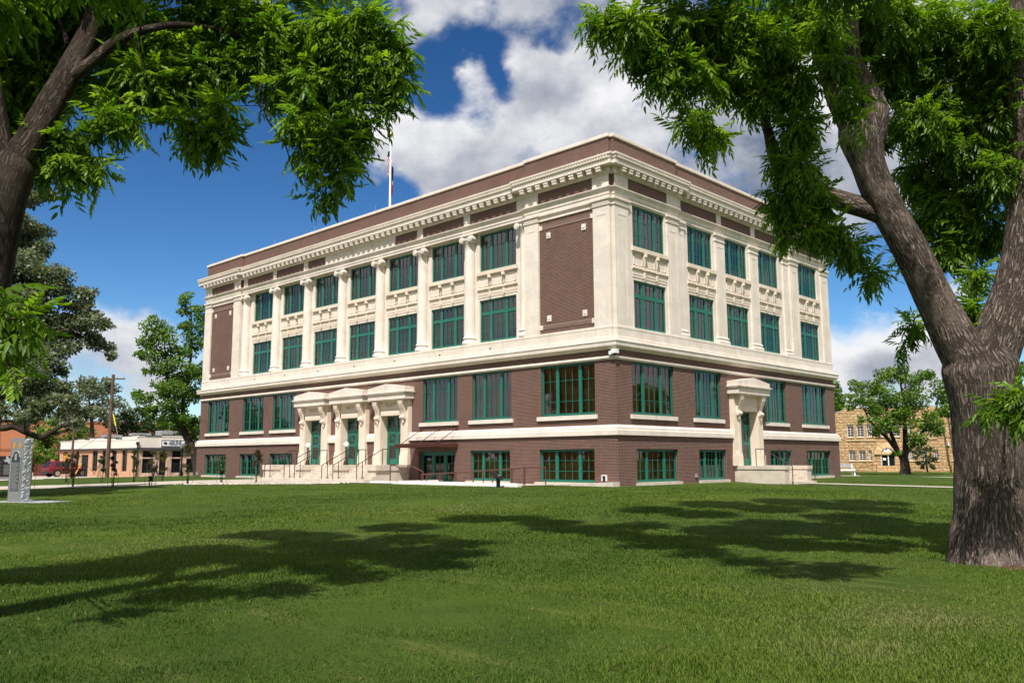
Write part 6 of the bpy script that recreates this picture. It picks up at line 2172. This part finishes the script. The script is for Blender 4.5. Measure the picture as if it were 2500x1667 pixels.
def sandstone_building():
    z0 = -.6
    a, b = at(2046, 1150, 119), at(2560, 1150, 119)
    d, L, ang = wallframe(a, b)
    t = empty('sandstone_building', (a.x, a.y, z0), 'two storey rough sandstone building with white paned windows and an arched door', 'building')
    u = lambda px: hit_u(px, a, d)
    q = lambda x: u(2020+x/6.918)
    zz = lambda y, e=1116.6: (e-(1000+y/6.918))*119/FPX+1.204-z0
    ups = [(q(l), q(r_), zz(482), zz(290)) for l, r_ in ((362, 470), (525, 636), (693, 840), (930, 1050), (1125, 1250), (1395, 1440), (1615, 1680), (1755, 1862), (2095, 2150), (2220, 2300))]
    los = [(q(l), q(r_), zz(846), zz(688)) for l, r_ in ((372, 480), (540, 648), (702, 750), (1395, 1460), (1590, 1690), (1805, 1882), (2120, 2160), (2230, 2310))]
    door = (q(912), q(1146), zz(1005), zz(752))
    w = MB().frame('Q', a.x, a.y, z0, ang)
    H = zz(105)
    w.wall(0, L, -.3, H, 0, ups+los+[door], -.35)
    w.build('wall', M['sandstone'], t, recalc=False)
    w = MB().frame('Q', a.x, a.y, z0, ang)
    w.quad((0, 0, -.3), (0, 14, -.3), (0, 14, H), (0, 0, H))
    w.build('side_wall', M['sandstone'], t, recalc=False)
    p = MB().frame('Q', a.x, a.y, z0, ang)
    p.prism([(q(185), H), (q(2290), H), (q(2290), zz(75)), (q(1990), zz(75)), (q(1900), zz(45)), (q(700), zz(38)), (q(320), zz(38)), (q(240), zz(85)), (q(185), zz(95))], 'o', .0, .4)
    p.build('parapet', M['sandstone'], t)
    c = MB().frame('Q', a.x, a.y, z0, ang)
    c.box(q(320), q(1900), -.06, .46, zz(38), zz(38)+.12)
    c.box(q(185), q(290), -.06, .46, zz(95), zz(95)+.1)
    c.build('coping', M['stonegrey'], t)
    s = MB().frame('Q', a.x, a.y, z0, ang)
    s.box(q(340), q(850), -.10, .1, zz(545), zz(522)); s.box(q(1380), q(1880), -.10, .1, zz(530), zz(508))
    s.build('ledge', M['sandpale'], t)
    s = MB().frame('Q', a.x, a.y, z0, ang)
    s.box(0, L, -.14, .0, -.3, zz(925))
    s.build('base_course', M['sandstone'], t)
    for k, (x0, x1, z_0, z_1) in enumerate(ups+los):
        g = MB().frame('Q', a.x, a.y, z0, ang)
        n = 2 if x1-x0 > .9 else 1
        g.box(x0, x1, .20, .26, z_0, z_0+.07); g.box(x0, x1, .20, .26, z_1-.30, z_1)
        for i in range(n+1):
            x = x0+(x1-x0)*i/n
            g.box(max(x0, x-.05), min(x1, x+.05), .20, .26, z_0+.07, z_1-.3)
        for i in range(n):
            l, r_ = x0+(x1-x0)*i/n, x0+(x1-x0)*(i+1)/n
            g.box((l+r_)/2-.02, (l+r_)/2+.02, .22, .26, z_0+.07, z_1-.3)
            for j in range(1, 4):
                zq = z_0+.07+(z_1-.37-z_0)*j/4
                g.box(l+.05, r_-.05, .222, .258, zq-.02, zq+.02)
        win = g.build('window', M['white'], t)
        g = MB().frame('Q', a.x, a.y, z0, ang)
        g.quad((x0, .28, z_0), (x1, .28, z_0), (x1, .28, z_1), (x0, .28, z_1))
        g.build('pane', M['dimglass'], win, recalc=False)
        g = MB().frame('Q', a.x, a.y, z0, ang)
        g.box(x0-.1, x1+.1, -.1, .2, z_0-.14, z_0)
        g.build('sill', M['sandpale'], win)
    x0, x1, z_0, z_1 = door
    cx = (x0+x1)/2
    ar = MB().frame('Q', a.x, a.y, z0, ang)
    R1, R2 = (x1-x0)/2+.02, (x1-x0)/2+.75
    n = 14
    outer = [(cx+R2*cos(pi*i/n), z_1+R2*sin(pi*i/n)*.95) for i in range(n+1)]
    inner = [(cx+R1*cos(pi*i/n), z_1+R1*sin(pi*i/n)*.95) for i in range(n, -1, -1)]
    for i in range(n):
        o0, o1 = outer[i], outer[i+1]
        i0, i1 = inner[n-i], inner[n-i-1]
        ar.prism([i0, o0, o1, i1], 'o', -.18-.03*(i % 2), .02)
    ar.build('door_arch', M['sandpale'], t)
    f = MB().frame('Q', a.x, a.y, z0, ang)
    f.prism([(x1, z_1)]+[(cx+(R1-.02)*cos(pi*i/n), z_1+(R1-.02)*sin(pi*i/n)*.95) for i in range(1, n)]+[(x0, z_1)], 'o', -.06, .01)
    f.build('arch_filling', M['stuccoyellow'], t)
    f = MB().frame('Q', a.x, a.y, z0, ang)
    f.box(q(958), q(1072), -.10, -.061, zz(722), zz(652))
    sg = f.build('sign_board', M['signwhite'], t)
    f = MB().frame('Q', a.x, a.y, z0, ang)
    f.prism([(q(985), zz(690)), (q(1000), zz(660)), (q(1015), zz(656)), (q(1010), zz(690)), (q(995), zz(700))], 'o', -.115, -.101)
    f.build('sign_mark', M['signlilac'], sg)
    f = MB().frame('Q', a.x, a.y, z0, ang)
    for i in range(3):
        x = x0+(x1-x0)*i/2
        f.box(max(x0, x-.06), min(x1, x+.06), .14, .22, z_0, z_1)
    f.box(x0, x1, .142, .218, z_1-.12, z_1); f.box(x0, x1, .142, .218, z_0, z_0+.14)
    dr = f.build('door', M['white'], t)
    f = MB().frame('Q', a.x, a.y, z0, ang)
    f.quad((x0, .24, z_0), (x1, .24, z_0), (x1, .24, z_1), (x0, .24, z_1))
    f.build('pane', M['darkglass'], dr, recalc=False)
    f = MB().frame('Q', a.x, a.y, z0, ang)
    f.box(q(938), q(988), .10, .135, zz(842), zz(808))
    f.build('notice', M['signwhite'], dr)
    st = MB().frame('Q', a.x, a.y, z0, ang)
    st.box(x0-.5, x1+.3, -1.2, .0, -.3, z_0-.02)
    st.build('door_step', M['sandpale'], t)
    rl = MB().frame('Q', a.x, a.y, z0, ang)
    for x in (x0-.55, x0-3.0):
        rl.cyl((x, -1.1, 0), (x, -1.1, .95), .03, n=6)
    rl.cyl((x0-.55, -1.1, .95), (x0-3.0, -1.1, .55), .03, n=6)
    rl.build('door_rail', M['darkmetal'], t)
    bx = MB().frame('Q', a.x, a.y, z0, ang)
    bx.box(q(2018), q(2080), -.25, .0, zz(628), zz(598))
    bx.build('wall_light', M['white'], t)
    rf = MB().frame('Q', a.x, a.y, z0, ang)
    rf.quad((0, .4, H-.1), (L, .4, H-.1), (L, 14, H-.1), (0, 14, H-.1))
    rf.build('roof', M['roof'], t, recalc=False)

def sand_mat():
    m, n = mat('rough sandstone')
    uv = n.node('ShaderNodeUVMap')
    tc = n.node('ShaderNodeTexCoord')
    wob = n.noise(tc.outputs['Object'], 1.8, 3, .6)
    v = n.vmath('ADD', uv.outputs[0], n.vmath('SCALE', (.10, .10, 0), wob))
    bt = n.node('ShaderNodeTexBrick', ins={'Vector': v, 'Color1': (.56, .37, .19, 1), 'Color2': (.66, .48, .28, 1), 'Mortar': (.40, .27, .15, 1), 'Scale': 1.0, 'Mortar Size': .022, 'Mortar Smooth': .6, 'Brick Width': .85, 'Row Height': .36})
    big = n.noise(tc.outputs['Object'], 2.6, 6, .65, .6)
    col = n.mix(n.step(big, .35, .7), bt.outputs[0], (.42, .22, .09, 1))
    col = n.mix(.6, bt.outputs[0], col)
    h = n.math('ADD', n.math('MULTIPLY', n.math('SUBTRACT', 1.0, bt.outputs[1]), .6), n.math('MULTIPLY', big, 1.0))
    finish(n, col, .95, h, .1, bdist=.35, bstr=1.0)
    return m
M['sandstone'] = sand_mat()
M['sandpale'] = plain('dressed sandstone', (.62, .45, .25), .9, .1, var=.12, scale=2)
M['stonegrey'] = plain('grey coping stone', (.45, .41, .38), .9, .1)
M['stuccoyellow'] = plain('yellowish render', (.66, .46, .20), .9, .1, var=.05)
M['signlilac'] = plain('lilac blue print', (.22, .24, .55), .6)
M['dimglass'] = plain('dim window glass', (.055, .05, .05), .15, .5, var=.4, scale=1.5)
sandstone_building()

def timber_house():
    a, b = at(2476, 1160, 80), at(2700, 1160, 84)
    d, L, ang = wallframe(a, b)
    z0 = -.55
    t = empty('timber_house', (a.x, a.y, z0), 'low building with orange board walls and a cream fascia behind the right trunk', 'house')
    m = MB().frame('Q', a.x, a.y, z0, ang)
    m.box(.3, L, 0, 7, -.2, 2.1)
    m.build('wall', M['boards'], t)
    m = MB().frame('Q', a.x, a.y, z0, ang)
    m.box(-.3, L+.3, -.6, 7.4, 2.1, 2.85)
    m.build('roof_fascia', M['cream'], t)
def boards_mat():
    m, n = mat('orange boards wall')
    uv = n.node('ShaderNodeUVMap')
    sp = n.node('ShaderNodeSeparateXYZ', ins={0: uv.outputs[0]})
    f = n.math('FRACT', n.math('MULTIPLY', sp.outputs[1], 2.6))
    nz = n.noise(uv.outputs[0], 1.2, 3)
    col = n.mix(n.step(n.math('FRACT', n.math('MULTIPLY', n.math('FLOOR', n.math('MULTIPLY', sp.outputs[1], 2.6)), .37)), .2, .8), (.22, .085, .035, 1), (.34, .15, .06, 1))
    col = n.mix(n.step(f, .0, .08), (.10, .04, .02, 1), col)
    finish(n, col, .7)
    return m
M['boards'] = boards_mat()
M['cream'] = plain('cream fascia', (.62, .54, .36), .7, .2, var=.05)
timber_house()

def red_car():
    # sport utility car seen from its left rear quarter
    pr, pf = at(129.5, 1160, 104), at(188, 1160, 105.2)
    d = Vector((pf.x-pr.x, pf.y-pr.y, 0)); wb = 2.72
    d.normalize()
    ang = math.atan2(d.y, d.x)
    z0 = float(ground(pr.x, pr.y))+.03
    t = empty('parked_car', (pr.x, pr.y, z0), 'dark red sport utility car parked beside the pale shop building', 'car')
    Wd = .90
    f = lambda: MB().frame('Q', pr.x, pr.y, z0, ang)
    # stations along the car: (x, half width low, half width high, sill z, belt z)
    st = [(-.88, .72, .70, .55, .95), (-.80, .84, .80, .42, 1.03), (-.45, .89, .86, .34, 1.06), (.0, .90, .87, .32, 1.05), (1.3, .90, .87, .30, 1.03), (2.4, .90, .86, .30, 1.02), (2.9, .89, .84, .32, 1.00), (3.3, .86, .78, .34, .93), (3.62, .74, .66, .42, .80), (3.70, .60, .55, .50, .70)]
    pts, fs = [], []
    for x, w0, w1, zs, zb in st:
        for s in (1, -1):
            q = [(x, s*w0*.92, zs), (x, s*w0, zs+.18), (x, s*w0, (zs+zb)/2+.08), (x, s*w1, zb)]
            pts += q if s == 1 else q[::-1]
    n = 8
    for i in range(len(st)-1):
        for k in range(n):
            k2 = (k+1) % n
            fs.append((i*n+k, (i+1)*n+k, (i+1)*n+k2, i*n+k2))
    fs += [tuple(range(n)), tuple(range((len(st)-1)*n, len(st)*n))]
    b = f(); b.tf0 = None
    b.add([(x, -o, z) for x, o, z in pts], fs, True)
    b.build('body', M['carred'], t)
    cab = [(-.82, .74, 1.03, 1.05), (-.70, .70, 1.03, 1.34), (-.35, .66, 1.04, 1.58), (.3, .64, 1.03, 1.66), (1.1, .63, 1.02, 1.66), (1.6, .64, 1.02, 1.58), (2.1, .70, 1.01, 1.28), (2.5, .78, 1.0, 1.03)]
    c = f()
    pts, fs = [], []
    for x, w, z_b, z_t in cab:
        pts += [(x, -.84, z_b), (x, -w, z_t), (x, w, z_t), (x, .84, z_b)]
    for i in range(len(cab)-1):
        for k in range(4):
            k2 = (k+1) % 4
            fs.append((i*4+k, (i+1)*4+k, (i+1)*4+k2, i*4+k2))
    fs += [(0, 1, 2, 3), tuple(range(28, 32))]
    c.add(pts, fs)
    c.build('cabin', M['carred'], t)
    for nm, poly in (('side_window', [(-.28, 1.09), (-.1, 1.50), (.55, 1.56), (.55, 1.08)]), ('side_window', [(.62, 1.08), (.62, 1.56), (1.35, 1.54), (1.95, 1.20), (2.0, 1.07)])):
        for s in (-1, 1):
            g = f()
            def wz(z): return .84+(.64-.84)*(z-1.03)/(1.62-1.03)
            p = [(x, s*(wz(z)+.012), z) for x, z in poly]
            p2 = [(x, s*(wz(z)-.03), z) for x, z in poly]
            k = len(p)
            g.add(p+p2, [tuple(range(k)), tuple(range(k, 2*k))]+[(i, (i+1) % k, k+(i+1) % k, k+i) for i in range(k)])
            g.build(nm, M['darkglass'], t)
    g = f(); g.add([(-.835, -.62, 1.08), (-.835, .62, 1.08), (-.70, .56, 1.34), (-.46, .54, 1.52), (-.46, -.54, 1.52), (-.70, -.56, 1.34)], [(0, 1, 2, 5), (5, 2, 3, 4)]); g.build('rear_window', M['darkglass'], t)
    g = f(); g.add([(1.66, -.58, 1.55), (1.66, .58, 1.55), (2.50, .70, 1.05), (2.50, -.70, 1.05)], [(0, 1, 2, 3)]); g.build('windscreen', M['darkglass'], t)
    for s in (-1, 1):
        l = f(); l.box(-.87, -.70, *sorted((s*.55, s*.845)), .84, .99); l.build('tail_light', M['lampred'], t)
        l = f(); l.box(3.40, 3.64, *sorted((s*.45, s*.72)), .70, .80); l.build('headlight', M['white'], t)
        l = f(); l.box(1.85, 1.97, *sorted((s*.88, s*1.05)), 1.02, 1.14); l.build('mirror', M['carred'], t)
        for x in (0, wb):
            w = f(); w.cyl((x, s*.70, .36), (x, s*.915, .36), .36, n=20)
            wh = w.build('wheel', M['tyre'], t)
            w = f(); w.cyl((x, s*.905, .36), (x, s*.925, .36), .25, n=16); w.build('rim', M['alloy'], wh)
            w = f()
            for k in range(24):
                a0, a1 = pi*k/24*1.0, pi*(k+1)/24
                w.add([(x+.40*cos(a0), s*.905, .36+.40*sin(a0)), (x+.40*cos(a1), s*.905, .36+.40*sin(a1)), (x+.47*cos(a1), s*.912, .36+.47*sin(a1)), (x+.47*cos(a0), s*.912, .36+.47*sin(a0))], [(0, 1, 2, 3)])
            w.build('wheel_arch', M['black'], t)
    l = f(); l.box(-.91, -.78, -.80, .80, .36, .58); l.build('bumper', M['black'], t)
    l = f(); l.box(.3, 2.4, -.905, -.86, .30, .42); l.box(.3, 2.4, .86, .905, .30, .42); l.build('sill_trim', M['black'], t)
M['carred'] = plain('dark red car paint', (.13, .006, .012), .25, .6, var=.03)
M['lampred'] = plain('red lamp glass', (.35, .01, .01), .2)
M['tyre'] = plain('tyre rubber', (.015, .015, .015), .9)
M['alloy'] = plain('alloy rim', (.5, .5, .5), .35, .5, .8)
red_car()

def bench():
    c = at(2063, 1165, 66); z0 = float(ground(c.x, c.y))
    d = Vector((_r.x, _r.y, 0)).normalized()
    ang = math.atan2(d.y, d.x)
    t = empty('bench', (c.x, c.y, z0), 'pale grey metal slatted bench past the right corner of the courthouse', 'bench')
    W_ = .70
    for nm, z_0, z_1, o in (('backrest', .62, .86, .22), ('seat', .36, .46, -.1)):
        m = MB().frame('Q', c.x, c.y, z0, ang)
        if nm == 'backrest':
            m.box(-W_-.6, W_-.08, o, o+.05, z_0, z_1)
        else:
            m.box(-W_-.6, W_-.08, o-.3, o+.3, z_0, z_1)
        m.build(nm, M['grey'] if nm == 'backrest' else M['white'], t)
    for x in (-W_-.6, W_-.1):
        m = MB().frame('Q', c.x, c.y, z0, ang)
        m.box(x-.05, x+.05, -.35, .28, -.1, .06); m.box(x-.04, x+.04, -.3, -.22, .06, .55); m.box(x-.04, x+.04, .18, .28, .06, .86); m.box(x-.04, x+.04, -.3, .2, .5, .55)
        m.build('leg', M['white'], t)
    m = MB().frame('Q', c.x, c.y, z0, ang)
    m.box(-W_-.8, W_+.15, -.6, .5, -.3, .03)
    o = m.build('bench_slab', M['concrete'], None, origin=(c.x, c.y, z0))
    tag(o, 'concrete slab under the pale metal bench', 'slab')
bench()

p_ = at(442, 1160, 84)
lamp_post(p_.x, -p_.y, -.5, 'distant lamp post with a white globe in front of the pale shop', 'street globe lamps', 2.75, 1.5)

# ------------------------------------------------------------------ a walking person
def skinned(name, pts, edges, radii, m, parent, origin, sub=2):
    me = bpy.data.meshes.new(name)
    me.from_pydata([tuple(p) for p in pts], edges, [])
    ob = bpy.data.objects.new(name, me)
    COL.objects.link(ob)
    sk = ob.modifiers.new('skin', 'SKIN')
    for v, r_ in zip(me.skin_vertices[0].data, radii):
        v.radius = r_ if isinstance(r_, tuple) else (r_, r_)
    me.skin_vertices[0].data[0].use_root = True
    sd = ob.modifiers.new('smooth', 'SUBSURF')
    sd.levels = sd.render_levels = sub
    dg = bpy.context.evaluated_depsgraph_get()
    out = bpy.data.meshes.new_from_object(ob.evaluated_get(dg))
    bpy.data.objects.remove(ob)
    for p in out.polygons: p.use_smooth = True
    out.materials.clear(); out.materials.append(m)
    org = ORIG[parent.name]
    o = bpy.data.objects.new(name, out)
    COL.objects.link(o)
    o.parent = parent
    ORIG[o.name] = org
    return o

def person():
    c = at(380, 1160, 86); z0 = float(ground(c.x, c.y))+.02
    d = Vector((_r.x, _r.y, 0)).normalized(); e = Vector((d.y, -d.x, 0))      # d: across the picture, e: towards the camera
    t = empty('person', (c.x, c.y, z0), 'person in a greyish pink shirt and dark trousers walking past the shop', 'person')
    def L(x, y, z): return d*x+e*y+Vector((0, 0, z))
    # facing left along -d, mid stride
    pts = [L(0, 0, .95), L(0, 0, 1.12), L(.01, 0, 1.32), L(0, 0, 1.46), L(-.01, 0, 1.53), L(-.03, 0, 1.62), L(-.03, 0, 1.72),
           L(0, .09, .90), L(-.10, .09, .50), L(-.16, .09, .09), L(-.30, .09, .03),
           L(0, -.09, .90), L(.03, -.09, .50), L(.20, -.09, .12), L(.08, -.09, .03),
           L(0, .18, 1.42), L(.07, .23, 1.16), L(-.06, .24, .95), L(-.10, .24, .87),
           L(0, -.18, 1.42), L(-.07, -.23, 1.16), L(-.2, -.22, .98), L(-.25, -.22, .91)]
    ed = [(0, 1), (1, 2), (2, 3), (3, 4), (4, 5), (5, 6), (0, 7), (7, 8), (8, 9), (9, 10), (0, 11), (11, 12), (12, 13), (13, 14), (3, 15), (15, 16), (16, 17), (17, 18), (3, 19), (19, 20), (20, 21), (21, 22)]
    rad = [.125, .12, .135, .085, .055, .095, .075, .085, .06, .042, .035, .085, .06, .042, .035, .055, .042, .032, .035, .055, .042, .032, .035]
    skinned('body', pts, ed, rad, M['skin'], t, None)
    k = [0, 1, 2, 3, 15, 16, 19, 20]
    mp = {v: i for i, v in enumerate(k)}
    skinned('shirt', [pts[i] for i in k], [(mp[a], mp[b]) for a, b in ed if a in mp and b in mp], [.15, .148, .158, .10, .075, .062, .075, .062], M['shirt'], t, None)
    k = [0, 7, 8, 9, 11, 12, 13]
    mp = {v: i for i, v in enumerate(k)}
    skinned('trousers', [pts[i] for i in k], [(mp[a], mp[b]) for a, b in ed if a in mp and b in mp], [.14, .102, .078, .062, .102, .078, .062], M['trousers'], t, None)
    k = MB()
    h = Vector((c.x, c.y, z0))+L(-.015, 0, 1.69)
    k.sphere(tuple(h), .103, n=10, sz=.95)
    k.build('hair', M['hair'], t)
    for a in (9, 13):
        s = MB()
        p = Vector((c.x, c.y, z0))+pts[a]
        s.cyl(tuple(p+d*.06-Vector((0, 0, .045))), tuple(p-d*.18-Vector((0, 0, .06))), .055, .04, n=8)
        s.build('shoe', M['black'], t)
M['skin'] = plain('skin', (.42, .24, .17), .6)
M['shirt'] = plain('greyish pink shirt', (.36, .25, .23), .9, .1)
M['trousers'] = plain('dark trousers', (.02, .018, .022), .9, .1)
M['hair'] = plain('dark hair', (.03, .02, .015), .8)
person()

# far line of trees that closes the horizon
def treeline():
    rg = np.random.default_rng(99)
    cl = []
    for i in range(150):
        a = rg.uniform(0, 2*pi)
        dist = rg.uniform(230, 330)
        r_ = rg.uniform(4, 8)
        cl.append(((CAM[0]+dist*cos(a), CAM[1]+dist*sin(a), -.5+r_*rg.uniform(.5, .9)), r_, 1.0))
    V, F, A = leaf_cloud(cl, 5, 5, 2.0)
    o = np_mesh('treeline', V, F, M['dull'], attrs={'tint': A})
    tag(o, 'distant line of dark trees along the horizon', 'trees', kind='stuff')
treeline()
